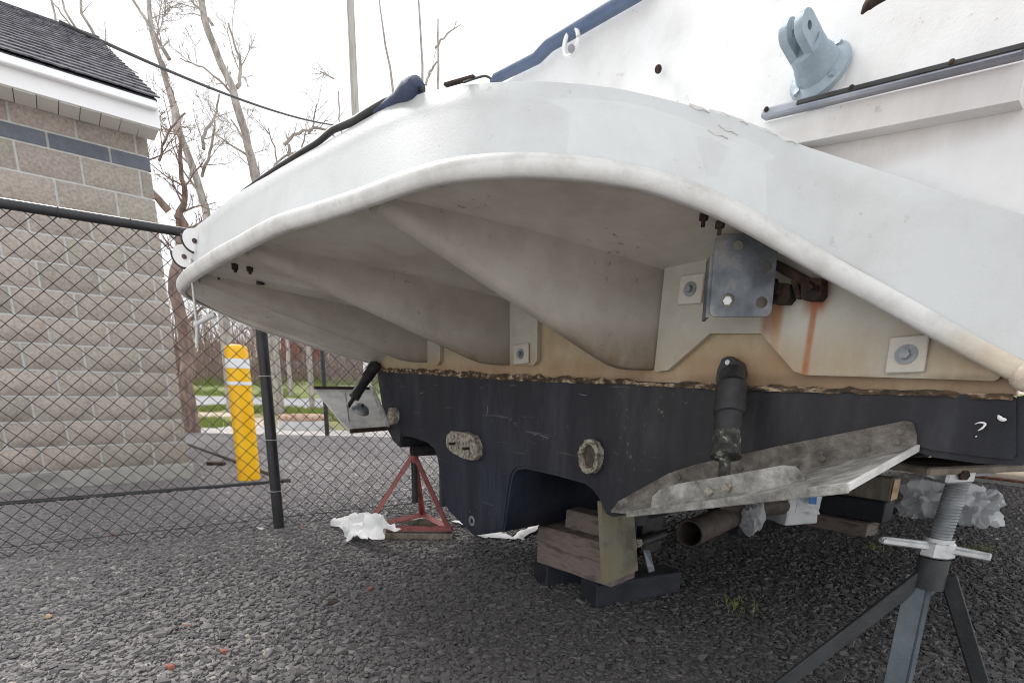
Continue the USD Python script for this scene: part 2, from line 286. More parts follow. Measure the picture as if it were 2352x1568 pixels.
M['antifoul'] = mat('black_antifouling', {
    'g': ('geometry', {}), 'm': ('mapping', {'scale': (1, 1, .22)}), 'n': ('noise_texture', {'scale': 9.0, 'detail': 7.0, 'roughness': .68}), 'n2': ('noise_texture', {'scale': 1.2, 'detail': 2.0}),
    'r': ('rgb_ramp', {'ramp': [(.3, (.010, .0105, .013)), (.5, (.022, .022, .0255)), (.66, (.045, .045, .047)), (.80, (.10, .10, .10))]}), 'r2': ('rgb_ramp', {'ramp': [(.38, (.55, .68, 1.05)), (.62, (1, .97, .97))]}), 'mx': ('mix', {'mix_type': 'multiply', 'fac': 1.0}),
    'v': ('noise_texture', {'scale': 48.0, 'detail': 5.0, 'roughness': .7}), 'vr': ('rgb_ramp', {'ramp': [(.60, g(0)), (.66, g(1))]}), 'n3': ('noise_texture', {'scale': 3.2, 'detail': 3.0}), 'nr': ('rgb_ramp', {'ramp': [(.52, g(0)), (.66, g(.85))]}), 'mk': ('math', {'math_type': 'multiply'}), 'mx2': ('mix', {'color2': (.14, .135, .125)}),
    'sm': ('mapping', {'scale': (3, 3, 60), 'rotation': (.25, .1, 0)}), 'sn': ('noise_texture', {'scale': 1.6, 'detail': 3.0}), 'sr': ('rgb_ramp', {'ramp': [(.68, g(0)), (.73, g(.5))]}), 'mx3': ('mix', {'color2': (.12, .12, .12)}),
    'b': ('bump', {'strength': .35, 'distance': .004}), 'p': ('principled_bsdf', {'roughness': .55, 'specular_ior_level': .35})},
    [('g.position', 'm.vector'), ('m.vector', 'n.vector'), ('g.position', 'n2.vector'), ('g.position', 'v.vector'), ('g.position', 'n3.vector'), ('n.fac', 'r.fac'), ('n2.fac', 'r2.fac'), ('r.color', 'mx.color1'), ('r2.color', 'mx.color2'), ('v.fac', 'vr.fac'), ('n3.fac', 'nr.fac'), ('vr.color', 'mk.value1'), ('nr.color', 'mk.value2'), ('mk.value', 'mx2.fac'), ('mx.color', 'mx2.color1'),
     ('g.position', 'sm.vector'), ('sm.vector', 'sn.vector'), ('sn.fac', 'sr.fac'), ('sr.color', 'mx3.fac'), ('mx2.color', 'mx3.color1'), ('mx3.color', 'p.base_color'), ('v.fac', 'b.height'), ('b.normal', 'p.normal')], surface='p.BSDF')

def stained(name, base, dirt, amount=(.3, .75), dscale=1.6, stains=(), fine=.82, rough=.42, scuff=0.0):
    """Dirty gelcoat. stains: (axis 's' or 'z' windows ..., colour, strength): each (s0, s1, ds, z0, z1, dz, colour, strength) fades out over ds and dz."""
    N = {'g': ('geometry', {}), 'off': ('vector_math', {'math_type': 'subtract', 'vector2': tuple(K0)}), 'dot': ('vector_math', {'math_type': 'dot_product', 'vector2': tuple(STB)}), 'xyz': ('separate_xyz', {}),
         'dn': ('noise_texture', {'scale': dscale, 'detail': 9.0, 'roughness': .68}), 'dr': ('rgb_ramp', {'ramp': [(amount[0], g(0)), (amount[1], g(1))]}), 'd': ('mix', {'color1': base, 'color2': dirt}),
         'fn': ('noise_texture', {'scale': 210.0, 'detail': 3.0}), 'fr': ('rgb_ramp', {'ramp': [(.22, g(fine)), (.4, g(1))]}), 'f': ('mix', {'mix_type': 'multiply', 'fac': 1.0}),
         'wn': ('noise_texture', {'scale': 9.0, 'detail': 5.0, 'roughness': .7}), 'wm': ('mapping', {'scale': (1, 1, .35)}),
         'p': ('principled_bsdf', {'roughness': rough, 'specular_ior_level': .4}), 'b': ('bump', {'strength': .12, 'distance': .003})}
    L = [('g.position', 'off.vector1'), ('off.vector', 'dot.vector1'), ('g.position', 'xyz.vector'), ('g.position', 'dn.vector'), ('g.position', 'fn.vector'), ('g.position', 'wm.vector'), ('wm.vector', 'wn.vector'),
         ('dn.fac', 'dr.fac'), ('dr.color', 'd.fac'), ('d.color', 'f.color1'), ('fn.fac', 'fr.fac'), ('fr.color', 'f.color2'), ('fn.fac', 'b.height'), ('b.normal', 'p.normal')]
    col = 'f.color'
    for i, (s0, s1, ds, z0, z1, dz, c, k) in enumerate(stains):
        A = f'a{i}'
        for ax, lo, hi, dd, src in (('s', s0, s1, ds, 'dot.value'), ('z', z0, z1, dz, 'xyz.z')):
            N[A + ax + 'l'] = ('map_range', {'from_min': lo - dd, 'from_max': lo + 1e-4, 'clamp': True, 'range_type': 'smoothstep'}); N[A + ax + 'h'] = ('map_range', {'from_min': hi, 'from_max': hi + dd, 'to_min': 1.0, 'to_max': 0.0, 'clamp': True, 'range_type': 'smoothstep'})
            N[A + ax] = ('math', {'math_type': 'multiply'}); L += [(src, A + ax + 'l.value'), (src, A + ax + 'h.value'), (A + ax + 'l.result', A + ax + '.value1'), (A + ax + 'h.result', A + ax + '.value2')]
        N[A + 'w'] = ('map_range', {'from_min': .3, 'from_max': .7, 'to_min': .35 * k, 'to_max': 1.25 * k, 'clamp': True}); N[A + 'm'] = ('math', {'math_type': 'multiply'}); N[A + 'q'] = ('math', {'math_type': 'multiply', 'use_clamp': True}); N[A + 'x'] = ('mix', {'color2': c})
        L += [('wn.fac', A + 'w.value'), (A + 's.value', A + 'm.value1'), (A + 'z.value', A + 'm.value2'), (A + 'm.value', A + 'q.value1'), (A + 'w.result', A + 'q.value2'), (A + 'q.value', A + 'x.fac'), (col, A + 'x.color1')]
        col = A + 'x.color'
    if scuff:
        N['sc'] = ('noise_texture', {'scale': 46.0, 'detail': 4.0, 'roughness': .7}); N['sr'] = ('rgb_ramp', {'ramp': [(.63, g(0)), (.68, g(scuff))]}); N['sb'] = ('noise_texture', {'scale': 5.0, 'detail': 2.0}); N['sbr'] = ('rgb_ramp', {'ramp': [(.5, g(0)), (.6, g(1))]}); N['sm'] = ('math', {'math_type': 'multiply'}); N['sx'] = ('mix', {'color2': (.075, .065, .055)})
        L += [('g.position', 'sc.vector'), ('g.position', 'sb.vector'), ('sc.fac', 'sr.fac'), ('sb.fac', 'sbr.fac'), ('sr.color', 'sm.value1'), ('sbr.color', 'sm.value2'), ('sm.value', 'sx.fac'), (col, 'sx.color1')]; col = 'sx.color'
    L += [(col, 'p.base_color')]
    return mat(name, N, L, surface='p.BSDF')
_all = (-9, 9, .1)
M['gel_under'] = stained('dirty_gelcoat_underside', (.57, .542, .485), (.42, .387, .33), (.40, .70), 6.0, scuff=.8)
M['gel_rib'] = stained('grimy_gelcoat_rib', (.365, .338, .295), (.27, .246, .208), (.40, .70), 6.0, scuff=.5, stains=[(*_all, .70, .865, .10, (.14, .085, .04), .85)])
M['gel_lip'] = stained('scuffed_gelcoat_lip', (.60, .595, .58), (.43, .42, .40), (.44, .70), 12.0, fine=.93, scuff=.35, stains=[(1.44, 1.7, .05, .6, .86, .04, (.52, .38, .2), .5)])
M['gel_transom'] = stained('rust_stained_gelcoat', (.56, .55, .49), (.36, .34, .28), (.3, .72), 3.4, stains=[
    (*_all, .70, .835, .11, (.36, .23, .10), .7), (-1.5, .75, .05, .70, .86, .08, (.36, .25, .11), .6), (*_all, .70, .815, .012, (.10, .075, .05), .55),
    (1.176, 1.196, .02, .955, .985, .03, (.30, .09, .02), 1.0), (1.183, 1.187, .008, .80, .97, .02, (.36, .12, .03), 1.0), (1.095, 1.115, .018, .93, .97, .05, (.27, .09, .03), .9), (1.115, 1.12, .012, .86, .95, .05, (.42, .24, .10), .6)])
M['gel_recess'] = stained('orange_stained_gelcoat', (.50, .42, .29), (.36, .265, .15), (.3, .7), 7.0, stains=[(*_all, .7, .85, .05, (.30, .16, .07), .6), (*_all, .7, .815, .02, (.2, .13, .08), .7)])
M['gel_wall'] = stained('grimy_white_paint', (.80, .80, .80), (.68, .67, .65), (.45, .72), 5.0, rough=.35, fine=.97, scuff=.3, stains=[(1.02, 1.485, .015, 1.19, 1.262, .03, (.50, .42, .37), .5), (1.38, 1.485, .12, .8, 1.3, .05, (.60, .59, .60), .4)])
M['gel_skirt'] = stained('chalky_gelcoat_skirt', (.55, .565, .568), (.485, .49, .485), (.44, .70), 5.0, rough=.38, fine=.95, scuff=.25)
M['scum'] = mixmat('peeling_waterline', (.045, .036, .026), (.12, .078, .045), 34, 0.9, 0.8, 90, c3=(.56, .44, .30), ramp=(.38, .66), detail=7, stretch=(1, 1, 2.2))

# ================================================================== SETTING
rng = np.random.default_rng(7)
def terrain_z(x, y):
    """Level yard, then a low rough lawn, a road on a slight rise, its verge and a wooded bank."""
    xs = [-30, 9.6, 12.0, 14.6, 15.0, 18.0, 18.3, 21.0, 26, 40, 90]; zs = [0, 0, .16, .17, .18, .36, .40, 1.0, 1.5, 4.2, 7.0]
    yy = y + 0.10 * (x + 4)
    return np.interp(yy, xs, zs)
def ground_strip(y0, y1, x0, x1, nx, ny, dz, rough=0.0, seed=0):
    xs = np.linspace(x0, x1, nx); ys = np.linspace(y0, y1, ny); X, Y = np.meshgrid(xs, ys, indexing='ij'); Y = Y - 0.10 * (X + 4)
    Z = terrain_z(X, Y) + dz
    if rough: Z = Z + rough * (meshkit.fbm(np.stack([X, Y, 0 * X], -1) * 0.9, 4, seed) - .5)
    return sheet(np.stack([X, Y, Z], -1), flip=False)
obj('ground', ground_strip(-30, 90, -80, 80, 81, 241, -0.03), M['litter'], kind='structure')
gx_, gy_ = np.meshgrid(np.linspace(-14, 14, 57), np.linspace(-8, 10.6, 57), indexing='ij')
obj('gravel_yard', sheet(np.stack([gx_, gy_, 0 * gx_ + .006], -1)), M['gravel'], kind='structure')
obj('lawn', ground_strip(9.3, 14.8, -22, 12, 120, 40, -0.02, .16, 3), M['mound'], kind='structure')
obj('road', ground_strip(14.7, 18.1, -40, 30, 50, 12, 0.02), M['asphalt'], kind='structure')
obj('verge', ground_strip(18.0, 21.4, -40, 30, 120, 16, 0.02, .10, 5), M['verge'], kind='structure')

# grass on the verge and the rough lawn
def blades(n, x0, x1, y0, y1, h, seed, dens=0.0):
    r = np.random.default_rng(seed); x = r.uniform(x0, x1, n * 2); y = r.uniform(y0, y1, n * 2)
    k = meshkit.fbm(np.stack([x, y, 0 * x], -1) * .8, 3, seed) > .46 + dens; x, y = x[k][:n], y[k][:n]; n = len(x); yy = y - .10 * (x + 4)
    z = terrain_z(x, yy); a = r.uniform(0, 2 * np.pi, n); hh = h * r.uniform(.4, 1.2, n); w = .012
    dx, dy = np.cos(a), np.sin(a); lean = r.uniform(-.5, .5, (n, 2)) * hh[:, None]
    p0 = np.stack([x - dx * w, yy - dy * w, z - .02], 1); p1 = np.stack([x + dx * w, yy + dy * w, z - .02], 1); p2 = np.stack([x + lean[:, 0], yy + lean[:, 1], z + hh], 1)
    v = np.stack([p0, p1, p2], 1).reshape(-1, 3); return trimesh.Trimesh(v, np.arange(3 * n).reshape(-1, 3), process=False)
obj('lawn_grass', cat(blades(26000, -9, 3, 9.4, 14.7, .13, 11), blades(26000, -14, 3, 18.1, 21.6, .16, 12, -.05)), M['blades'], kind='stuff', label='yellow green winter grass on both sides of the road', category='grass')

# slate chips: patches of loose flat chips laid edge to edge over the yard near the boat
def chip(seed):
    r = np.random.default_rng(seed); n = r.integers(6, 8); a = np.sort(r.uniform(0, 2 * np.pi, n)) ; rad = r.uniform(.7, 1.1, n)
    top = np.stack([np.cos(a) * rad, np.sin(a) * rad * .72, r.uniform(.20, .36, n)], 1); bot = top * [1.05, 1.05, 0] + [.06, .03, -.22]
    h = trimesh.convex.convex_hull(np.vstack([top * .92, bot])); return np.asarray(h.vertices), np.asarray(h.faces)
CHIPS = [chip(100 + i) for i in range(10)]
def chip_patch(seed, size=.30, n=860, big=1.0):
    r = np.random.default_rng(seed); vs, fs, o = [], [], 0
    for k in range(n):
        v, f = CHIPS[r.integers(10)]; s = .0074 * big * r.lognormal(0, .52); s = min(s, .024)
        ax, ay, az = r.normal(0, .20), r.normal(0, .20), r.uniform(0, 2 * np.pi)
        if r.random() < .07: ax += r.uniform(.5, 1.2)
        R = trimesh.transformations.euler_matrix(ax, ay, az)[:3, :3]
        p = v * s @ R.T + [*r.uniform(-size / 2, size / 2, 2), r.uniform(.001, .013)]
        vs.append(p); fs.append(f + o); o += len(p)
    return trimesh.Trimesh(np.vstack(vs), np.vstack(fs), process=False)
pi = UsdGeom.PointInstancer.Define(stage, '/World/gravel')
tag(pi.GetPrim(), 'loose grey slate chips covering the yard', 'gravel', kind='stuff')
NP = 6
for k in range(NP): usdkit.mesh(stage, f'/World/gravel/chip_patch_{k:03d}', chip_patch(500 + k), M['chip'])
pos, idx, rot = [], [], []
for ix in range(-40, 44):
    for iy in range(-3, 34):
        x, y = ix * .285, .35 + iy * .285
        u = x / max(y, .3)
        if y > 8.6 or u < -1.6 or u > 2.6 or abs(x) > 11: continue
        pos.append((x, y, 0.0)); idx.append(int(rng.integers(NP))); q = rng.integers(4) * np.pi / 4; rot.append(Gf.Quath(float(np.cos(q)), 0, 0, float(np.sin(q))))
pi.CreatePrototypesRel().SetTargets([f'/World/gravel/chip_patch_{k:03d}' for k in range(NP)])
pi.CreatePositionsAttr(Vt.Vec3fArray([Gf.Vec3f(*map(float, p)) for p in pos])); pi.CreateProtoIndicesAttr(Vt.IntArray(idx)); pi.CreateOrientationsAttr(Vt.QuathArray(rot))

# stray stones and brick fragments among the chips
def pebble(s, seed, flat=.6):
    r = np.random.default_rng(seed); p = r.normal(size=(14, 3)); p /= np.linalg.norm(p, axis=1)[:, None]; h = trimesh.convex.convex_hull(p * [1, .75, flat] * r.uniform(.85, 1.1, (14, 1)))
    return trimesh.Trimesh(np.asarray(h.vertices) * s, h.faces, process=False)
for i, (px, py, s, lab) in enumerate([(428, 1437, .016, 'small red brick chip among grey slate near the lower left'), (516, 1494, .017, 'broken orange brick chip on the slate, second from the bottom edge'), (391, 1530, .015, 'red brick chip closest to the bottom edge'), (262, 1228, .024, 'flat pinkish brick piece lying just under the wire fence'), (693, 1211, .017, 'tiny red brick chip beside the foot of the fence post'), (850, 1350, .014, 'red brick chip in front of the crumpled white sheet')]):
    p = at_z(px, py, .012); b = pebble(s, 40 + i); b.vertices += p
    obj('brick_fragment', b, M['brick'], label=lab, category='brick fragment', group='brick fragments on the gravel')
for i, (px, py, s, lab, mm) in enumerate([(600, 1215, .022, 'pale tan stone at the foot of the black fence post', 'white_conc'), (765, 1385, .026, 'dark lump of stone on the slate in front of the boat', 'rust_dark'), (110, 1415, .016, 'pale yellowish pebble at the far left', 'timber_fresh'), (2290, 1238, .016, 'whitish pebble right of the boat stand handle', 'white_conc')]):
    p = at_z(px, py, .012); b = pebble(s, 60 + i); b.vertices += p
    obj('stone', b, M[mm], label=lab, category='stone')
# weed tufts under the boat
for i, (px, py, lab) in enumerate([(1690, 1400, 'sparse green weed tuft on the shaded gravel under the trim tab'), (2010, 1268, 'little green weed beside the left grip of the stand handle'), (2255, 1268, 'little green weed under the right grip of the stand handle'), (985, 1215, 'small weed by the red stand')]):
    c = at_z(px, py); r = np.random.default_rng(80 + i); n = 60; a = r.uniform(0, 6.28, n); rr = r.uniform(0, .09, n); h = r.uniform(.015, .045, n)
    b0 = c + np.stack([np.cos(a) * rr, np.sin(a) * rr, 0 * a], 1); l = r.normal(0, .012, (n, 3)); l[:, 2] = 0; w = np.stack([np.cos(a * 3) * .0016, np.sin(a * 3) * .0016, 0 * a], 1)
    v = np.stack([b0 - w, b0 + w, b0 + l + np.stack([0 * h, 0 * h, h + .012], 1)], 1).reshape(-1, 3)
    obj('weed_tuft', trimesh.Trimesh(v, np.arange(3 * n).reshape(-1, 3), process=False), M['blades'], label=lab, category='weed', kind='stuff')

# ---------------------------------------------------------------- block building
AZB = math.radians(48.94); BD = np.array([math.sin(AZB), math.cos(AZB), 0]); BN = np.array([math.cos(AZB), -math.sin(AZB), 0]); C0 = at_z(438, 1098)
def W(u, o, z): return C0 + u * BD + o * BN + z * Z3
bld = thing('block_building', 'small stone block building with grey shingle roof behind the wire fence', 'building', C0 + BD * -1.5)
LB, HB, U0 = .338, .1816, -2.35
obj('wall', obox(W(U0 / 2 - .006, -1.487, 1.33), [BD, BN, Z3], [-U0 - .012, 2.98, 2.62], .002), M['mortar'], bld)
obj('footing', obox(W(U0 / 2 + .01, -1.4, .03), [BD, BN, Z3], [-U0 + .03, 2.9, .19], .008), M['footing'], bld)
def split_block(u0, u1, z0, z1, seed, smooth_face=False):
    nu, nz = max(3, int((u1 - u0) / .045)), 5; us = np.linspace(u0, u1, nu); zs = np.linspace(z0, z1, nz); U, Zg = np.meshgrid(us, zs, indexing='ij')
    d = np.full(U.shape, .010)
    if not smooth_face:
        d = d + .034 * meshkit.fbm(np.stack([U * 9, Zg * 9, 0 * U + seed * 3.7], -1), 3, seed % 50); d[0] = d[-1] = .006; d[:, 0] = d[:, -1] = .006
    f = W(0, 0, 0) + U[..., None] * BD + d[..., None] * BN + Zg[..., None] * Z3
    return sheet(f, th=.03, flip=False)
brng = np.random.default_rng(77)
for i in range(0, 14):
    z0, z1 = (.13 + HB * i, .13 + HB * (i + 1)) if i < 12 else ((2.309, 2.41) if i == 12 else (2.41, 2.59))
    ph = -.238 if i % 2 == 0 else -.075
    edges = [0.0] + [ph - LB * k for k in range(8)]
    edges = [e for e in edges if e > U0] + [U0]
    for k in range(len(edges) - 1):
        u1, u0 = edges[k], edges[k + 1]
        if u1 - u0 < .03: continue
        obj('block', split_block(u0 + .007, u1 - (.007 if k else 0), z0 + .007, z1 - .007, i * 17 + k, i == 12), M['blue_block'] if i == 12 else M[f'block{int(brng.integers(3))}'], bld, label='smooth blue grey band block' if i == 12 else None, smooth=50)
# eaves and roof
EO, ER = .25, .055
obj('fascia', obox(W(U0 / 2 + ER / 2, EO, 2.605), [BD, BN, Z3], [-U0 + ER, .02, .15], .002), M['white_trim'], bld)
obj('fascia', obox(W(U0 / 2 + ER - .02, EO + .035, 2.655), [BD, BN, Z3], [-U0 + ER - .04, .05, .05], .006), M['white_trim'], bld)
for k in range(22):
    u1 = ER - .01 - k * .108
    if u1 < U0: break
    obj('soffit_panel', obox(W(u1 - .053, EO / 2 + .01, 2.527 + .002 * (k % 2)), [BD, BN, Z3], [.103, EO - .03, .008], .003), M['soffit'], bld)
_e = W(ER, EO + .03, 2.69); _r = at_plane(225, 95, W(ER, 0, 0), BD); RUN = (W(0, EO + .03, 0) - _r) @ BN; RISE = _r[2] - 2.69
NS = 19
for k in range(NS):
    f0, f1 = k / NS, (k + 1.25) / NS
    p = [W(ER + .01, EO + .045 - RUN * f, 2.692 + RISE * f) for f in (f0, f1)]; r_ = np.random.default_rng(k)
    n_ = np.cross(BD, nrm(p[1] - p[0])); n_ = n_ if n_[2] > 0 else -n_
    us = np.linspace(0, U0 - ER, 60); lift = .011 * np.ones(60) + r_.uniform(0, .004, 60)
    g_ = np.stack([p[0] + us[:, None] * BD + lift[:, None] * n_, p[1] + us[:, None] * BD + .001 * n_], 1)
    obj('shingle_course', sheet(g_, th=.009), M['shingle'], bld)
obj('roof_deck', sheet(np.stack([np.stack([W(u, EO + .02 - RUN * f, 2.68 + RISE * f) for f in (0, 1)]) for u in (ER - .005, U0)]), th=.02), M['shingle'], bld)
obj('ridge_cap', bar(W(ER + .012, EO + .03 - RUN, 2.70 + RISE), W(U0, EO + .03 - RUN, 2.70 + RISE), .12, .025), M['shingle'], bld)
_b = [W(ER - .03, EO - RUN * f, 2.67 + RISE * f) for f in (0, 1)]
obj('gable_board', sheet(np.array([[_b[0], _b[1]], [_b[0] - .03 * Z3, _b[1] - .10 * Z3]]), th=.02), M['white_trim'], bld)

# black edging pipes on the ground round the building
a, b = at_z(-120, 1167, .02), at_z(652, 1105, .02)
o = thing('edging_pipe', 'thin black pipe on the gravel running along under the building wall', 'pipe', (a + b) / 2); obj('pipe', tube([a, b], .017, 10), M['fence'], o); obj('end_cap', cyl(b - nrm(b - a) * .012, b + nrm(b - a) * .05, .022, 10), M['rubber'], o)
a, b = at_z(434, 1021, .02), at_z(632, 1094, .02)
obj('edging_pipe', tube([a, (a + b) / 2 + [0, 0, .005], b], .018, 8), M['rust_dark'], label='dark rod lying on gravel from building corner towards the yellow bollard', category='pipe')
p = at_z(497, 1066, .02); obj('paver', obox(p, [nrm([1, -.1, 0]), nrm([.1, 1, 0]), Z3], [.17, .07, .05], .008), M['rust_dark'], label='dark flat block lying on gravel left of the yellow bollard', category='block')

# ---------------------------------------------------------------- yellow bollard
pb = at_z(573, 1103); bo = thing('bollard', 'yellow plastic bollard with white bands behind the wire fence', 'bollard', pb)
RBOL = 23.5 / FPX * pb[1] * 1.0; HBOL = None
_t = at_plane(539, 792, pb, np.array([0, 1.0, 0])); HBOL = _t[2]
prof = [(RBOL * .995, 0), (RBOL, .02), (RBOL, HBOL * .96), (RBOL * .93, HBOL * .985), (RBOL * .75, HBOL * .997), (RBOL * .4, HBOL + .004), (.001, HBOL + .006)]
v = trimesh.creation.revolve(np.array([(0.0005, 0)] + prof), sections=40)
obj('sleeve', trimesh.Trimesh(v.vertices + pb, v.faces), M['yellow'], bo, smooth=40)
_l = nrm(_t - pb)
for y0, y1 in ((824, 846), (876, 884)):
    z0, z1 = (at_plane(545, y, pb, np.array([0, 1.0, 0]))[2] for y in (y1, y0))
    obj('reflective_band', ring(pb + Z3 * z0, Z3, RBOL + .003, RBOL - .001, z1 - z0, 40), M['reflect'], bo, smooth=40)

# ---------------------------------------------------------------- chain link fences
def chain_link(p0, d, length, z0, z1, pitch=.071, r=.0026, phase=0.0, sides=5):
    """Woven zigzag wires in the vertical plane through p0 along d; neighbours mirror each other and meet at the knuckles."""
    n = nrm(np.cross(d, Z3)); out = []; nz = int((z1 - z0) / (pitch / 2))
    for k in range(int(length / pitch * 2)):
        pts = []; sg = 1 if k % 2 else -1
        for j in range(nz + 1):
            side = sg * (1 if j % 2 else -1)
            pts.append(p0 + d * (phase + k * pitch * .5 + side * pitch * .262) + Z3 * (z0 + j * pitch / 2) + n * (.0026 * side))
        out.append(tube(pts, r, sides, caps=False))
    return cat(out)
AZF = math.radians(55.5); FD = np.array([math.sin(AZF), math.cos(AZF), 0]); FN = nrm(np.cross(FD, Z3))
fp = at_z(639, 1212)
fe = thing('chain_link_fence', 'black vinyl chain link fence with top rail in front of the block building', 'fence', fp)
rail_z = at_plane(300, 514, fp, FN)[2]
obj('top_rail', tube([fp - FD * 3.2 + Z3 * rail_z, fp + FD * 4.2 + Z3 * rail_z], .0205, 16), M['fence'], fe, smooth=40)
obj('post', tube([fp - Z3 * .05 + FN * .03, fp + FN * .03 + Z3 * (rail_z - .02)], .028, 18), M['fence'], fe, smooth=40)
obj('post', tube([fp + FD * 3.0 - Z3 * .05 + FN * .03, fp + FD * 3.0 + FN * .03 + Z3 * (rail_z - .02)], .028, 18), M['fence'], fe, smooth=40)
obj('mesh', chain_link(fp - FD * 2.98, FD, 7.1, .015, rail_z + .012), M['wire'], fe, kind='stuff', label='woven black diamond wire')
obj('bottom_wire', tube([fp - FD * 3.0 + Z3 * .06, fp + FD * 4.1 + Z3 * .06], .0018, 5), M['wire'], fe)
for z in (.22, .5, .83, 1.12):
    obj('tie_wire', tube([fp + FN * .03 + Z3 * z + np.array([math.cos(t), math.sin(t), 0]) * .0305 for t in np.linspace(0, 6.28, 13)] , .002, 5), M['galv'], fe)
for k in range(11):
    c = fp - FD * (2.7 - k * .245) + Z3 * rail_z
    obj('rail_tie', tube([c + FN * .0225 * math.cos(t) + Z3 * .0225 * math.sin(t) + FD * .006 * math.sin(t / 2) for t in np.linspace(0, 6.28, 11)], .0022, 5), M['rubber'], fe)
# far fence beyond the yard
qp = at_z(752, 1001); AZ2 = math.radians(80); QD = np.array([math.sin(AZ2), math.cos(AZ2), 0]); QN = nrm(np.cross(QD, Z3))
f2 = thing('chain_link_fence', 'far chain link fence with dark posts at the back of the yard', 'fence', qp)
for k in range(4):
    obj('post', tube([qp + QD * 2.4 * k - Z3 * .05, qp + QD * 2.4 * k + Z3 * 1.75], .036, 12), M['fence'], f2, smooth=40)
obj('top_rail', tube([qp + Z3 * 1.72, qp + QD * 7.2 + Z3 * 1.72], .021, 10), M['fence'], f2, smooth=40)
obj('mesh', chain_link(qp, QD, 7.2, .02, 1.7, pitch=.075, r=.003, sides=4), M['galv_dull'], f2, kind='stuff', label='grey woven wire')
pw = at_z(846, 985); obj('gate_post', cat(tube([pw - Z3 * .1, pw + Z3 * 1.65], .045, 14), tube([pw + Z3 * 1.65, pw + Z3 * 1.70], [.055, .02], 14)), M['white_nylon'], label='pale white post beyond the far fence left of the boat', category='post', smooth=40)

# ---------------------------------------------------------------- distant things
pc = at_z(697, 985); pcy = pc[1]
cw = thing('concrete_ring', 'round concrete well ring with rusty pipe rim beyond the fence', 'well ring', pc)
rr_ = 52 / FPX * pcy
obj('ring_wall', ring(pc, Z3, rr_, rr_ - .06, .17, 40), M['white_conc'], cw, smooth=40)
obj('rim', tube([pc + Z3 * .21 + rr_ * .86 * np.array([math.cos(t), math.sin(t), 0]) for t in np.linspace(0, 6.2832, 41)], .065, 12), M['rusty'], cw, smooth=50)
# red shed
ps = at_y(684, 850, 24.5); sh = thing('red_shed', 'red boarded shed glimpsed between the bare trees', 'shed', ps)
for k in range(9):
    obj('board', obox(ps + np.array([-.55 + .2 * k + (.22 if k > 3 else 0), .002 * (k % 2), .92]), np.eye(3), [.185, .05, 1.05], .01), M['red_paint'], sh)
obj('plinth', obox(ps + np.array([.35, .05, .15]), np.eye(3), [2.2, .06, .5], .01), M['white_board'], sh)
obj('roof', obox(ps + np.array([.35, .5, 1.55]), np.eye(3), [2.4, 1.4, .08], .01), M['shingle'], sh)
# utility pole and cable
pp = at_y(818, 300, 15.0); pt_ = at_y(803, -30, 15.0)
obj('utility_pole', tube([np.array([pp[0] + .02, 15, 0.1]), pp, pt_ + [0, 0, .3]], [.10, .092, .085], 14), M['pole'], label='weathered wooden utility pole rising behind the boat', category='pole', smooth=40)
ca, cb = at_y(222, 90, 6.0), at_y(802, 291, 15.0)
obj('overhead_cable', tube([ca + (cb - ca) * t - Z3 * .35 * 4 * t * (1 - t) * .45 for t in np.linspace(-.05, 1, 24)], .016, 6), M['cable'], label='dark overhead cable running down from the roof to the right', category='cable')

# ---------------------------------------------------------------- bare trees
def branch(out, p, d, L, r, lev, R, up=.25, wob=.22, nch=(5, 8), spread=.75):
    n = max(4, int(4 + L * 3)) if lev < 2 else 4; pts = [p]; d = nrm(d)
    for k in range(n):
        d = nrm(d + R.normal(0, wob / math.sqrt(n) * 1.3, 3) + Z3 * up / n); pts.append(pts[-1] + d * L / n)
    pts = np.array(pts); rad = np.linspace(r, r * (.30 if lev < 3 else .5), n + 1); out.append(tube(pts, rad, 5 if lev < 2 else 3, caps=False))
    if lev >= 3: return
    for k in range(R.integers(*nch)):
        t = R.uniform(.2, .98); i = min(int(t * n), n - 1); q = pts[i] + (pts[i + 1] - pts[i]) * (t * n - i); dd = pts[i + 1] - pts[i]
        side = nrm(np.cross(dd, R.normal(size=3))); branch(out, q, nrm(nrm(dd) * R.uniform(.5, 1) + side * spread), L * R.uniform(.25, .5), max(rad[i] * .5, .004), lev + 1, R, up, wob, nch, spread)
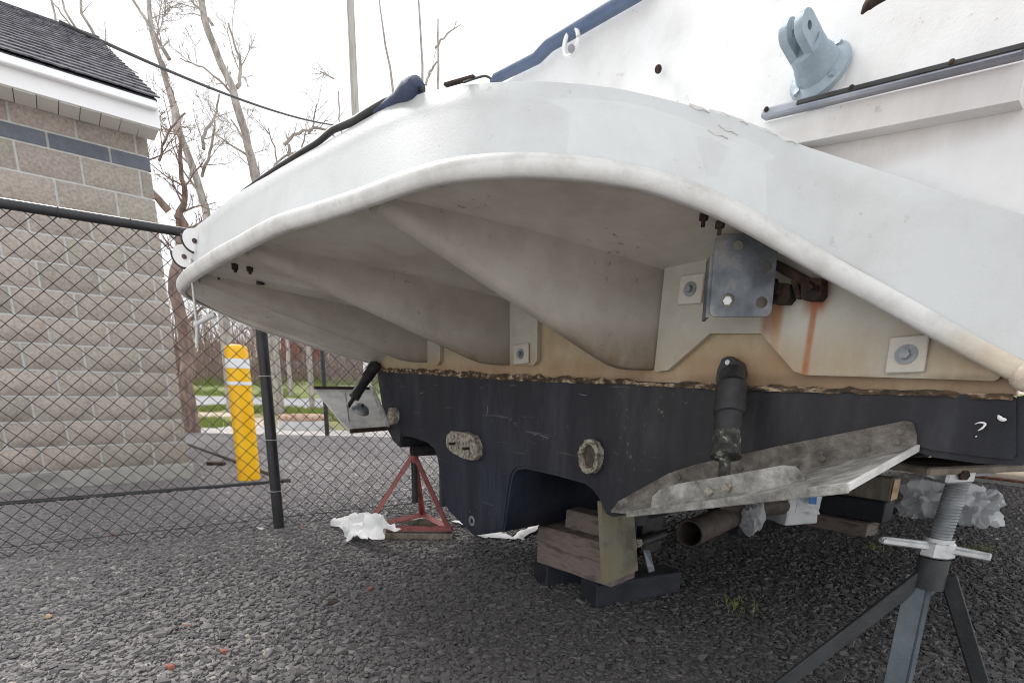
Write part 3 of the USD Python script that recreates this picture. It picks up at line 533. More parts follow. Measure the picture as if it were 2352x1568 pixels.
def tree(label, y, stems, seed, bark='bark', density=10, twigL=1.1, group=None, base=None, lev=1, name='bare_tree'):
    """stems: polylines of (px, py, width px) traced upwards; each becomes a limb, twigs grow along them."""
    R = np.random.default_rng(seed); S = []
    for st in stems:
        pts = np.array([at_y(a, b, y) for a, b, w in st]); pts[:, 1] += np.cumsum(R.normal(0, .12, len(pts))) ; rr = np.array([w for *_, w in st]) / 2 / FPX * y
        S.append((pts, rr))
    b0 = S[0][0][0].copy(); gz = float(terrain_z(b0[0], b0[1])); foot = np.array([b0[0], b0[1], gz - .1])
    t = thing(name, label, 'tree', foot, group)
    trunk = [tube(np.vstack([foot[None], S[0][0]]), np.concatenate([[S[0][1][0] * 1.5], S[0][1]]), 9)] if foot[2] < b0[2] - .05 else [tube(S[0][0], S[0][1], 9)]
    limbs = []
    for k, (pts, rr) in enumerate(S):
        q = smooth_pts(pts, max(6, 3 * len(pts))); r2 = np.interp(np.linspace(0, 1, len(q)), np.linspace(0, 1, len(rr)), rr)
        q[1:-1] += R.normal(0, .012, (len(q) - 2, 3)) * y / 12
        if k == 0: trunk = [tube(np.vstack([foot[None], q]), np.concatenate([[r2[0] * 1.4], r2]), 9)]
        else: limbs.append(tube(q, r2, 7))
        for m_ in range(density):
            i = R.integers(1, len(q) - 1); dd = nrm(q[i + 1] - q[i]); side = nrm(np.cross(dd, R.normal(size=3)))
            branch(limbs, q[i], nrm(dd * .6 + side * .8 + Z3 * .15), twigL * R.uniform(.4, 1.1), max(r2[i] * .38, .008), lev, R)
    obj('trunk', cat(trunk), M[bark], t, smooth=50); obj('crown', cat(limbs), M['twig' if bark == 'bark' else bark], t)
    return t
tree('reddish forked bare tree at the corner of the block building', 8.6, [[(422, 880, 30), (413, 800, 28), (400, 660, 25), (394, 580, 24), (403, 514, 22), (397, 486, 18)], [(397, 490, 16), (368, 448, 12), (347, 399, 9), (340, 345, 6)], [(402, 500, 14), (410, 451, 11), (420, 392, 8), (437, 330, 5)], [(397, 600, 10), (380, 540, 8), (352, 470, 5)], [(350, 360, 5), (385, 300, 4), (408, 245, 3)]], 21, 'bark_red', 6, .65, lev=1)
tree('tall bare tree with leaning twin stems left of the overhead cable', 13, [[(520, 700, 20), (493, 503, 17), (472, 417, 15), (448, 323, 13), (417, 236, 12), (399, 156, 10), (378, 69, 8), (358, -20, 6)], [(392, 140, 8), (361, 80, 6), (333, 42, 5), (298, -8, 4)], [(452, 330, 7), (446, 290, 6), (462, 235, 4), (474, 185, 3)], [(470, 410, 6), (500, 370, 5), (520, 300, 3)], [(378, 40, 4), (392, 15, 3)]], 22, 'bark', 7, 1.0)
tree('thick grey bare trunk leaning left behind the left end of the platform', 12, [[(610, 640, 20), (588, 430, 17), (570, 340, 16), (553, 250, 15), (531, 180, 15), (503, 97, 13), (486, 42, 12), (470, -20, 10)], [(537, 195, 8), (541, 139, 6), (524, 80, 4), (514, 40, 3)], [(490, 60, 6), (463, 28, 5), (432, -10, 3)], [(584, 420, 6), (566, 330, 4), (541, 285, 3)], [(541, 225, 5), (510, 190, 4), (470, 160, 3), (420, 140, 2)]], 23, 'bark', 6, .8)
tree('thin bare tree rising behind the shingle roof', 16, [[(240, 150, 7), (215, 87, 6), (187, 35, 5), (178, -20, 4)], [(238, 210, 6), (190, 120, 5), (170, 62, 5), (160, 35, 4), (141, -20, 3)], [(236, 240, 6), (160, 130, 5), (132, 55, 5), (122, 20, 4), (117, -20, 3)], [(190, 120, 5), (150, 50, 4), (130, 25, 3), (104, -10, 2)], [(240, 150, 5), (260, 140, 4), (330, 180, 2)]], 24, 'bark', 3, .8, lev=2)
tree('small bare tree with arching limb behind the platform edge', 14, [[(690, 560, 9), (668, 420, 7), (664, 332, 6)], [(664, 345, 6), (690, 318, 5), (741, 304, 5), (770, 316, 3)], [(668, 430, 6), (612, 400, 5), (618, 352, 4), (664, 332, 4)], [(688, 560, 7), (760, 470, 6), (775, 400, 5), (780, 330, 4), (772, 255, 3), (765, 190, 3)], [(770, 185, 3), (740, 172, 2)], [(670, 420, 5), (690, 380, 4), (700, 330, 3), (706, 290, 2)], [(668, 430, 5), (640, 400, 4), (630, 350, 3), (622, 300, 2)], [(715, 315, 4), (728, 300, 3), (735, 250, 2)]], 25, 'bark', 9, .55, lev=2)
tree('slender bare sapling with upright twigs beside the dark canvas cap', 12, [[(985, 860, 12), (984, 600, 10), (980, 330, 8), (975, 200, 6), (968, 95, 5), (963, -10, 3)], [(984, 560, 8), (1003, 330, 7), (1004, 180, 6), (1002, 60, 5), (1002, 25, 3)], [(976, 190, 5), (985, 145, 4), (1003, 118, 3)], [(984, 640, 9), (930, 470, 8), (912, 330, 7), (911, 220, 6), (898, 120, 4), (888, 35, 2)], [(1002, 120, 4), (1030, 85, 3), (1062, 70, 1)]], 26, 'bark', 2, .35, lev=2)
tree('dark bare trunk in the brush behind the bollard', 20, [[(600, 850, 9), (596, 780, 8), (590, 700, 7), (580, 600, 5)], [(595, 760, 5), (620, 700, 4), (640, 640, 3)]], 27, 'bark_red', 8, 1.2, lev=1)
tree('grey bare trunk in the brush right of the fence post', 19, [[(668, 850, 9), (664, 790, 8), (660, 700, 7), (655, 600, 5)], [(662, 780, 5), (690, 730, 4), (720, 660, 3)]], 28, 'bark', 8, 1.2, lev=1)
tree('bare trunk standing in front of the red shed', 21, [[(715, 850, 8), (712, 790, 7), (716, 700, 6)], [(712, 770, 5), (740, 730, 4)]], 29, 'bark', 8, 1.2, lev=1)

# dry brush on the bank, one tangled mass
R = np.random.default_rng(31); out = []
for k in range(3800):
    x = R.uniform(-17, 6); y = R.uniform(20.5, 27); z = float(terrain_z(np.array(x), np.array(y - 0)))
    h = R.uniform(.6, 1.7) * (1.0 + 1.4 * (y > 23)); d = R.normal(0, .35, 2); p = np.array([x, y, z - .05])
    out.append(tube([p, p + [d[0] * h * .5, d[1] * h * .5, h * .6], p + [d[0] * h * 1.3 + R.normal(0, .15), d[1] * h, h * R.uniform(.7, 1.15)]], [.016, .011, .005], 3, caps=False))
obj('brush', cat(out), M['brush'], kind='stuff', label='tangled dry pinkish brown brush on the bank beyond the road', category='brush')

# brick kerb and bare soil seen under the hull on the right
kb0, kb1 = at_z(2225, 1106, .0), at_z(2400, 1128, .0); kd = nrm(kb1 - kb0); kn = np.cross(Z3, kd)
bk = thing('brick_kerb', 'low red brick kerb at the yard edge seen under the hull on the right', 'kerb', (kb0 + kb1) / 2)
L_ = np.linalg.norm(kb1 - kb0) + 1.2; nb = int(L_ / .105)
for k in range(nb):
    obj('brick', obox(kb0 - kd * .6 + kd * (k + .5) * .105 + kn * .05 + Z3 * .03, [kd, kn, Z3], [.096, .10, .07], .006), M['brick'], bk)
obj('mortar_bed', obox(kb0 - kd * .6 + kd * L_ / 2 + kn * .05 + Z3 * .02, [kd, kn, Z3], [L_, .11, .055], .003), M['mortar'], bk)
c = kb0 + kd * 1.0 + kn * 1.6
obj('bare_soil', sheet(np.array([[kb0 - kd * 2 + kn * .12 + Z3 * .02, kb0 - kd * 2 + kn * 4 + Z3 * .05], [kb1 + kd * 3 + kn * .12 + Z3 * .02, kb1 + kd * 3 + kn * 4 + Z3 * .05]]), flip=True), mixmat('pale_bare_soil', (.30, .22, .15), (.44, .35, .26), 6, .9, .5, 60), kind='structure')

# ================================================================== BOAT
boat = thing('motor_boat', 'white motor boat on stands with black antifouling and overhanging swim platform', 'boat', K0 + BOW * .0)
def SZ(pts, a=0.0): return [Tsz(x, y, a) for x, y in pts]
# --- the stern's outline below the waterline, from the port side round to starboard
port = SZ([(868, 852), (880, 930), (893, 985), (905, 1008), (919, 1021.5)])
tun_p = SZ([(921, 1004), (923, 995), (938, 996), (955.5, 1000), (983, 1010), (1000.7, 1026), (1007.7, 1048.6), (1013, 1078), (1018, 1107.7), (1026.7, 1156)])
keel = SZ([(1032, 1166), (1062, 1196), (1089, 1223), (1157, 1213)])
tun_s = SZ([(1165.6, 1139), (1174, 1090), (1182, 1075.7), (1189.6, 1071), (1207, 1068), (1283.4, 1084.4), (1345.9, 1101.8), (1366.7, 1117.4), (1384, 1141.7)])
stbd = SZ([(1398, 1174), (1406, 1178), (1700, 1114), (2108, 1024), (2150, 1034), (2250, 1047), (2335, 1056)])
top_r = SZ([(2335, 910)])
outline = np.array(port + tun_p + keel + tun_s + stbd + top_r)
NPO, NTP, NK, NTS, NSB = len(port), len(tun_p), len(keel), len(tun_s), len(stbd)
i_tp = range(NPO, NPO + NTP); i_ts = range(NPO + NTP + NK, NPO + NTP + NK + NTS)
lipP, lipPi = outline[NPO - 1], outline[NPO + NTP]; lipSi, lipS = outline[NPO + NTP + NK - 1], outline[NPO + NTP + NK + NTS]
def station(t):
    o = outline.copy(); k = np.clip(1 - t / 1.7, 0, 1) ** .8
    for ids, a, b in ((i_tp, lipP, lipPi), (i_ts, lipSi, lipS)):
        for j in ids:
            f = np.clip((o[j, 0] - a[0]) / (b[0] - a[0]), 0, 1); zl = a[1] + (b[1] - a[1]) * f; o[j, 1] = zl + (o[j, 1] - zl) * k
    sb = slice(len(o) - 3, len(o) - 1); w = min(t, .6)
    o[-6:-1, 1] -= .05 * w * np.array([.1, .3, .7, .9, 1.0])
    return o
ts = [0, .15, .35, .7, 1.1, 1.7, 2.4, 3.5, 5.0, 6.5]
secs = []
for t in ts:
    o = station(t); o = o if t < 4 else np.column_stack([o[:, 0] * (1 - .06 * (t - 4) ** 1.3), o[:, 1]])
    secs.append([B(s, -t, z) for s, z in o])
hullg = np.array(secs)
obj('hull_bottom', sheet(hullg, th=.012, flip=True), M['antifoul'], boat, smooth=35)
# the transom face itself, with softened corners, set just proud of the shell
poly = Polygon([tuple(p) for p in outline]).buffer(-.008).buffer(.008)
obj('transom', prism(poly, B(0, -.002, 0), STB, Z3, -.012) if np.cross(STB, Z3) @ AFT < 0 else prism(poly, B(0, -.008, 0), STB, Z3, .012), M['antifoul'], boat, smooth=35)
def face(poly, a, th):            # plate parallel to the transom whose aft face lies at a
    e = np.cross(STB, Z3) @ AFT
    return prism(poly, B(0, a, 0), STB, Z3, -th if e > 0 else th)
# hull sides above the waterline and the close of the boat above
wlP, wlS = outline[0], outline[-1]
def hull_side(sgn, s0, zw, ztop, flare):
    gr = []
    for t in (0, .3, 1, 2, 3.5, 5, 6.5):
        k = 1 if t < 4 else 1 - .06 * (t - 4) ** 1.3
        gr.append([B((s0 + sgn * flare * f) * k, -t - .004, zw + (ztop - zw) * f) for f in np.linspace(0, 1, 6)])
    return sheet(np.array(gr), th=.015, flip=sgn < 0)
obj('hull_side', hull_side(1, wlS[0], wlS[1] + .012, 1.72, .012), M['gel_wall'], boat, smooth=40)
obj('hull_side', hull_side(-1, wlP[0], wlP[1], 1.72, .10), M['gel'], boat, smooth=40)
obj('deck', sheet(np.array([[B(-.95, -t, 1.66), B(1.48, -t, 1.66)] for t in (.06, 3, 6.4)]), th=.02), M['gel'], boat)

# --- platform rim: a rounded lip that sweeps from the port corner round to the waterline at starboard
def lz(px, py, z): return bc(at_z(px, py, z))
port_join = bc(T(868, 840)); pj = np.array([port_join[0], .0, port_join[2]])
corner = lz(432, 700, EYE + .338)
rim_key = [pj, pj * .66 + corner * .34 - [0, 0, .012], pj * .30 + corner * .70 - [0, 0, .010], corner + [-.01, -.085, -.005], lz(427, 679, EYE + .346), lz(440, 655, EYE + .350), lz(464, 637, EYE + .352), lz(516, 606, EYE + .355), lz(556, 586, EYE + .357), lz(646, 541, EYE + .359), lz(736, 515, EYE + .36), lz(847, 481, EYE + .36), lz(965, 440, EYE + .357), lz(1073, 419, EYE + .353),
           lz(1194, 412, EYE + .35), lz(1299, 417, EYE + .348), lz(1403, 429, EYE + .345), lz(1486, 444, EYE + .34), lz(1556, 467, EYE + .328), lz(1664, 511, EYE + .296), lz(1783, 578, EYE + .25), lz(1894, 641, EYE + .199), bc(T(2035, 719, .085)), bc(T(2147, 783, .055)), bc(T(2258, 846, .026)), bc(T(2312, 873, .010)), bc(T(2338, 885, .002))]
rim = smooth_pts(rim_key, 220)                      # in boat coordinates (s, a, z), the lip's lower inner edge
for _ in range(14): rim[1:-1] = .25 * rim[:-2] + .5 * rim[1:-1] + .25 * rim[2:]
rimW = np.array([B(*q) for q in rim])
tng = np.gradient(rimW, axis=0); tng /= np.linalg.norm(tng, axis=1, keepdims=True)
outw = np.cross(tng, Z3); outw /= np.linalg.norm(outw, axis=1, keepdims=True)
if outw[120] @ AFT < 0: outw = -outw
for _ in range(8): outw[1:-1] = (outw[:-2] + outw[1:-1] + outw[2:]) / 3
outw /= np.linalg.norm(outw, axis=1, keepdims=True)
upw = np.cross(outw, tng); upw[upw[:, 2] < 0] *= -1
arc = np.linspace(0, 1, len(rim)); px_u = np.array([proj(p)[0] for p in rimW])
LIPH = np.interp(np.arange(len(rim)), np.linspace(0, len(rim) - 1, 7), [.030, .048, .050, .044, .040, .037, .030])
ang = np.linspace(-math.pi / 2, math.pi / 2, 13)
prof = np.stack([np.cos(ang) * .40 + .18, np.sin(ang) * .5 + .5], 1)           # out, up in lip heights
prof = np.vstack([[0, .06], [.06, .0], prof[1:-1], [.05, 1.0]])
lipg = rimW[:, None] + (outw[:, None] * prof[None, :, :1] + upw[:, None] * prof[None, :, 1:]) * LIPH[:, None, None]
endw = np.clip(np.minimum(np.arange(len(rim)) / 4, (len(rim) - 1 - np.arange(len(rim))) / 3), 0, 1) ** .5
obj('platform_lip', sheet(lipg, th=.008, flip=False), M['gel_lip'], boat, smooth=60)
obj('lip_end', trimesh.Trimesh(trimesh.creation.icosphere(3, 1.0).vertices * [.024, .020, .022] @ np.array([tng[-1], outw[-1], upw[-1]]) + lipg[-1].mean(0) , trimesh.creation.icosphere(3).faces), M['gel_lip'], boat, smooth=True)
# --- skirt above the lip up to the platform's edge
k0 = int(np.argmin(px_u))
edge_x = [400, 487, 575, 640, 760, 830, 930, 980, 1050, 1170, 1300, 1450, 1600, 1760, 2050, 2352, 2700]; edge_y = [560, 500, 432, 395, 327, 284, 226, 213, 203, 190, 189, 206, 243, 300, 400, 490, 590]
lipT = rimW + upw * LIPH[:, None] * 1.0 + outw * (.05 * LIPH)[:, None]
INSET = np.interp(np.arange(len(rim)), [0, 150, 200, 219], [.06, .06, .05, .02])
skz = np.zeros(len(rim))
for i in range(len(rim)):                            # height of the platform's edge along the rim
    q = lipT[i] - outw[i] * INSET[i]; zs_ = np.linspace(.9, 1.75, 120); e_ = []
    for z in zs_:
        x_, y_ = proj([q[0], q[1], z]); e_.append(y_ - np.interp(x_, edge_x, edge_y))
    e_ = np.array(e_); c_ = np.nonzero((e_[:-1] > 0) & (e_[1:] <= 0))[0]; skz[i] = zs_[c_[0]] if len(c_) else np.nan
skz[:k0 + 6] = np.nan
ok_ = ~np.isnan(skz); skz = np.interp(np.arange(len(rim)), np.arange(len(rim))[ok_], skz[ok_]); skz[:k0 + 6] = np.linspace(1.16, skz[k0 + 6], k0 + 6) if k0 > 0 else skz[:k0 + 6]
skz = np.convolve(np.pad(skz, 6, mode='edge'), np.ones(13) / 13, 'valid')
rows = []
for f in np.linspace(0, 1, 9):
    inn = INSET * (.12 + .66 * f + .22 * max(0, f - .86) / .14); q = lipT - outw * inn[:, None]
    q[:, 2] = lipT[:, 2] * (1 - f) + skz * f; rows.append(q)
rows[-1][:, 2] = skz; rows[-2][:, 2] = lipT[:, 2] * .02 + skz * .98 
skirt = np.stack(rows, 1)
obj('platform_skirt', sheet(skirt, th=.008, flip=False), M['gel_skirt'], boat, smooth=60)
# platform floor on top, inside the skirt
def transom_of(i):                                   # where the sheared line from a rim point meets the transom
    s, a, z = rim[i]; return s + .30 * a / .70
fl = []
for i in range(0, len(rim)):
    q = bc(skirt[i, -1]); fl.append([skirt[i, -1] - Z3 * .004, B(np.clip(q[0], wlP[0] - .3, wlS[0]), min(.0, q[1] - .01), skz[i] - .004)])
obj('platform_floor', sheet(np.array(fl)), M['gel'], boat, smooth=40)
# underside between lip and transom
und = []; iB = int(np.nonzero((rim[:, 0] > -.66) & (np.arange(len(rim)) > k0))[0][0])
for i in range(iB, len(rim)):
    z_in = rim[i, 2] + LIPH[i] * 1.05; zt = min(1.078, rim[i, 2] + LIPH[i] * .5) if i > 60 else np.interp(i, [0, 60], [pj[2] + .004, 1.078])
    st = np.clip(transom_of(i), wlP[0] + .005, wlS[0] - .012); lf_ = 1.05; A_ = rimW[i] + upw[i] * LIPH[i] * lf_ - outw[i] * (.004 if i > k0 + 16 else -.010); E_ = B(st, .004, zt); row = []
    for f in np.linspace(0, 1, 14):
        p = A_ * (1 - f) + E_ * f; p = p + Z3 * (.010 if i > k0 + 20 else -.012) * math.sin(math.pi * f) * min(1, rim[i, 1] / .4) ; row.append(p)
    und.append(row)
und = np.array(und)
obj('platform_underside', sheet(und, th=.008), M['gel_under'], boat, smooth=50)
def soffit(pts):                                    # flat triangles over a closed boundary, seen in plan
    q = np.array([bc(p) for p in pts]); v, f = trimesh.creation.triangulate_polygon(Polygon(q[:, :2]).buffer(0), engine='earcut')
    j = np.argmin(((v[:, None] - q[None, :, :2]) ** 2).sum(-1), 1); return trimesh.Trimesh(np.array([pts[k] for k in j]), f, process=False)
edge_up = np.interp(np.arange(iB + 1), [0, k0, iB], [.004, .010, LIPH[iB] * 1.05])
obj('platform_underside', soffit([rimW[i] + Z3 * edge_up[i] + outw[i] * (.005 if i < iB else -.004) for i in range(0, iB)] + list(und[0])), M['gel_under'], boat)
# --- ribs under the platform
def rib(sA, aA, zA, sT, zT, flat, w, ztopA, ztopT):
    """A gusset from the lip (sA, aA) to the transom (sT): curved lower edge, flat foot, thickness w towards port."""
    fs = np.linspace(0, 1, 26); low = []
    for f in fs:
        a = aA * (1 - f); k = np.clip((aA - a) / max(aA - flat, .01), 0, 1); z = zA + (zT - zA) * k
        low.append((sA + (sT - sA) * f, a, z))
    low = np.array(low); low[:, 2] = np.convolve(np.pad(low[:, 2], 1, mode='edge'), np.ones(3) / 3, 'valid'); rows = []
    for (s, a, z), f in zip(low, fs):
        zt = ztopA + (ztopT - ztopA) * f + .012 * math.sin(math.pi * f); r = min(.018, w * .4); h = zt - z
        sec = [(0.016, h + .004), (.005, h - .006), (0.001, h - .016), (0, h * .5), (0, r * 1.2), (-r * .3, r * .3), (-r, 0), (-(w - r), 0), (-(w - r * .3), r * .3), (-w, r * 1.2), (-w, h * .5), (-w, h - .03), (-w - .01, h - .01), (-w - .03, h + .004)]
        if h < .05: sec = [(x, min(y, h + .004)) for x, y in sec]
        rows.append([B(s + x, a, z + y) for x, y in sec])
        if len(rows) == 1: rows.insert(0, [np.mean(rows[0], 0) + AFT * .004] * len(sec))
    return sheet(np.array(rows), flip=True)
def rib_by_px(lip_px, lz_, foot_px, low_px, name_w=.05):
    qa = lz(*lip_px, EYE + lz_); sT, zT = Tsz(*foot_px); 
    fl_ = .085; return rib(qa[0], qa[1] - .022, qa[2] + .010, sT, zT, fl_, name_w, qa[2] + .046, 1.08)
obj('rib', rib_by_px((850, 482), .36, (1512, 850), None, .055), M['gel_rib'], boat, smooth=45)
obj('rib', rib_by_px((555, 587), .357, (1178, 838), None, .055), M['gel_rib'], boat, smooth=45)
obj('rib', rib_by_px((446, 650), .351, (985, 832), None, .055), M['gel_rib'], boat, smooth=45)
# --- transom above the waterline: a recessed ground and the raised panels on it
sP, sS = wlP[0], wlS[0]
wl = np.array(SZ([(868, 852), (973, 857.5), (1128, 869), (1250, 874), (1500, 881), (1700, 893), (2000, 897), (2200, 903), (2335, 909)]))
topu = [(sS - .005, wl[-1, 1] + .03), (1.37, .93), (1.2, 1.05), (1.05, 1.10), (sP, 1.10)]
obj('transom_panel', face(Polygon([tuple(p) for p in wl] + topu), .001, .014), M['gel_recess'], boat)
def raised(px, extra, th=.016): 
    return face(Polygon(SZ(px) + extra).buffer(-.008).buffer(.008, quad_segs=6), .001 + th, th - .001)
obj('raised_panel', raised([(1512, 854), (1543, 851), (1572, 826), (1640, 767), (1757, 767), (1790, 805), (1832, 853), (1860, 862), (2000, 866), (2200, 872), (2300, 876)], [(1.475, .84), (1.37, .91), (1.2, 1.02), (1.05, 1.085), (.83, 1.085)]), M['gel_transom'], boat, smooth=30)
obj('raised_panel', raised([(1180, 839), (1234, 839), (1243, 828), (1245, 600), (1180, 600)], []), M['gel_transom'], boat, smooth=30)
obj('raised_panel', raised([(990, 836), (1012, 839), (1019, 829), (1020, 700), (990, 700)], []), M['gel_transom'], boat, smooth=30)
# waterline scum: a peeling strip
up_ = [(868, 836), (973, 838), (1128, 846), (1250, 851), (1500, 860), (1700, 869), (2000, 872), (2200, 874), (2335, 886)]
us_ = np.array(SZ(up_)); Rn = np.random.default_rng(5); nn = 260; sx = np.linspace(us_[0, 0], us_[-1, 0], nn)
zl_ = np.interp(sx, wl[:, 0], wl[:, 1]) - .003 + .003 * (meshkit.noise(np.stack([sx * 60, 0 * sx, 0 * sx], -1)) - .5); zu_ = np.interp(sx, us_[:, 0], us_[:, 1]); zu_ = zu_ - .018 + .020 * (meshkit.fbm(np.stack([sx * 30, 0 * sx, 0 * sx], -1), 4, 9) - .5)
sg = np.stack([np.stack([B(s, .0035 + .0006 * h, z0 + (z1 - z0) * f) for f, h in ((0, 0), (.25, 1), (.6, .6), (1, -.6))]) for s, z0, z1 in zip(sx, zl_, zu_)])
obj('waterline_scum', sheet(crumple(sheet(sg), .0014, 60, 3).vertices.reshape(sg.shape), th=.005, flip=True), M['scum'], boat, smooth=40)
# --- stern wall above the platform with its ledge and blue rail
obj('stern_wall', face(shapely.union_all([sbox(.02, .86, 1.505, 1.72), sbox(-.93, 1.10, .05, 1.27)]), -.012, .05), M['gel_wall'], boat)
l0, l1 = bc(T(1755, 272, .03)), bc(T(2360, 126, .03))
def sl(f, a, dz): q = l0 * (1 - f) + l1 * f; return B(q[0], a, q[2] + dz)
obj('ledge', sheet(np.array([[sl(f, .026, -.006), sl(f, .022, -.052), sl(f, -.010, -.054)] for f in np.linspace(0, 1, 8)]), th=.008, flip=True), M['gel_wall'], boat, smooth=30)
obj('rub_rail', cat(bar(sl(0, .034, .004), sl(1, .034, .004), .022, .016, bevel=.006)), M['anodised'], boat, smooth=40)
obj('rub_rail_insert', bar(sl(.18, .0455, .006), sl(1, .0455, .006), .004, .007), M['rubber'], boat)
for f in (.03, .42, .78): obj('screw', pebble(.007, 3) if False else trimesh.Trimesh(trimesh.creation.icosphere(1, .0045).vertices + sl(f, .046, .008), trimesh.creation.icosphere(1).faces), M['rust_dark'], boat)
b0_, b1_ = T(1128, 190, .02), T(1500, -26, .02)
def blue_at(f, dz=0, da=0): return b0_ * (1 - f) + b1_ * f + Z3 * dz + AFT * da
obj('blue_rail', cat(tube([blue_at(0, .002), blue_at(.05, .005), blue_at(.36, -.002), blue_at(.44, .010), blue_at(1, .012)], [.006, .016, .018, .018, .020], 10)), M['slate_blue'], boat, smooth=50)
c_ = T(1312, 98, .03)
obj('rail_eye', tube([c_ + STB * .026 * math.cos(t) + Z3 * .03 * math.sin(t) for t in np.linspace(.1, 6.2, 20)], .006, 8), M['white_nylon'], boat, smooth=50)
obj('rail_eye_pin', cyl(T(1312, 112, .035), T(1312, 112, .05), .009, 12), M['galv_dull'], boat)
obj('snap_stud', cyl(T(1512, 158, .0), T(1512, 160, .012), .008, 12), M['rust_dark'], boat)
# rubber edge strip and folded canvas cap along the platform's top edge
px_t = np.array([proj(p)[0] for p in skirt[:, -1]]); kt = int(np.argmin(px_t))
def sk_top(px_):
    i = int(np.clip(np.searchsorted(px_t[kt:], px_) + kt, kt + 1, len(px_t) - 1)); f = (px_ - px_t[i - 1]) / max(px_t[i] - px_t[i - 1], 1e-6); return skirt[i - 1, -1] * (1 - f) + skirt[i, -1] * f + outw[i] * .012
es = np.array([sk_top(x) for x in np.linspace(560, 985, 40)]); ez = np.interp(np.linspace(560, 985, 40), [560, 640, 740, 775, 800, 830, 900, 960, 985], [.0, .006, .009, .016, .012, .008, .012, .010, .006]); er = np.interp(np.linspace(560, 985, 40), [560, 620, 760, 850, 985], [.001, .005, .007, .009, .004])
obj('edge_strip', tube(es + Z3 * ez[:, None], er, 8), M['rubber'], boat, smooth=60)
cs = np.array([sk_top(x) for x in np.linspace(872, 976, 14)]); cr = np.interp(np.arange(14), [0, 3, 7, 10, 12, 13], [.005, .008, .013, .021, .020, .013])
obj('canvas_cap', tube(cs + Z3 * (cr * .55)[:, None], cr, 14), M['navy'], boat, smooth=60)
q0, q1 = sk_top(1032), sk_top(1098)
obj('edge_blade', bar(q0 + Z3 * .004, q1 + Z3 * .010, .010, .005), M['rust_dark'], boat)
obj('loose_wire', tube(smooth_pts([at_y(1064, 190, q1[1]), at_y(1090, 181, q1[1]), at_y(1115, 175, q1[1]), at_y(1128, 182, q1[1])], 10), .002, 5), M['cable'], boat)
# pale blue cast fitting on the stern wall, above the ledge
fc = T(1872, 146, .018); dirf = nrm(nrm(CAM - fc) * .62 + Z3 * .62 - RIGHT * .50)
ex = nrm(np.cross(dirf, Z3)); ey = np.cross(ex, dirf)
def fit(p): return fc + dirf * p
prof_f = np.array([(.0005, -.035), (.062, -.035), (.064, -.030), (.064, -.022), (.060, -.018), (.046, -.012), (.041, .012), (.038, .016), (.036, .05), (.030, .056), (.0005, .056)])
prof_f = prof_f * .80; rv = trimesh.creation.revolve(prof_f, sections=36)
obj('cast_fitting', trimesh.Trimesh(fc + rv.vertices @ np.array([ex, ey, dirf]), rv.faces), M['blue_cast'], boat, smooth=35)
fit_p = boat
for sgn in (-1, 1):
    pl = shapely.affinity.scale(Polygon([(-.026, 0), (-.026, .035), *[(.026 * math.cos(t), .043 + .026 * math.sin(t)) for t in np.linspace(math.pi, 0, 14)], (.026, 0)]).difference(Point(0, .04).buffer(.008)), .85, .85, origin=(0, 0))
    o_ = fc + dirf * .038 + ex * (.0135 * sgn - .007); obj('clevis_ear', prism(pl, o_, ey, dirf, .014 if np.cross(ey, dirf) @ ex > 0 else -.014), M['blue_cast'], boat, smooth=35)
for t in (.5, 2.2, 3.8, 5.4): obj('fitting_bolt', cyl(fc + dirf * -.018 + (ex * math.cos(t) + ey * math.sin(t)) * .043, fc + dirf * -.008 + (ex * math.cos(t) + ey * math.sin(t)) * .043, .006, 6), M['blue_cast'], boat)
obj('fitting_foot', cyl(fc - dirf * .027, fc - dirf * .10 - Z3 * .03, .042, 24), M['gel'], boat, smooth=40)
# dark hook of a line hanging into the top of the view
hk = [T(1979, 33, .12), T(1992, 14, .12), T(2010, 2, .12), T(2035, -10, .12), T(2075, -30, .12)]
obj('hanging_hook', tube(smooth_pts(hk, 16), np.interp(np.linspace(0, 1, 16), [0, .2, .6, 1], [.002, .008, .006, .005]), 8), M['rust_dark'], boat, smooth=50)
# cracks in the gelcoat, raised lips of lifting paint on the quarter
Rk = np.random.default_rng(17)
def skin(px_, fz):
    i = int(np.argmin(np.abs(px_u[k0:] - px_))) + k0; row = skirt[i]; j = fz * (len(row) - 1); a = int(min(j, len(row) - 2)); return row[a] * (1 - j + a) + row[a + 1] * (j - a), outw[i]
for x0_, f0_ in ((1560, .88), (1596, .90), (1622, .80), (1650, .89), (1695, .90), (1735, .89), (1600, .74)):
    p1, n1 = skin(x0_, f0_); p2, n2 = skin(x0_ + 45, f0_ - .02); obj('paint_flake', sheet(np.array([[p1 + n1 * .001, p1 + n1 * .0012 + Z3 * .003], [p1 * .6 + p2 * .4 + n1 * .0012 - Z3 * .003, p1 * .6 + p2 * .4 + n1 * .0012 + Z3 * .003], [p1 * .3 + p2 * .7 + n1 * .0012 + Z3 * .001, p1 * .3 + p2 * .7 + n1 * .0012 + Z3 * .004], [p2 + n2 * .001, p2 + n2 * .001 + Z3 * .002]]), th=.001), M['gel_lip'], boat)
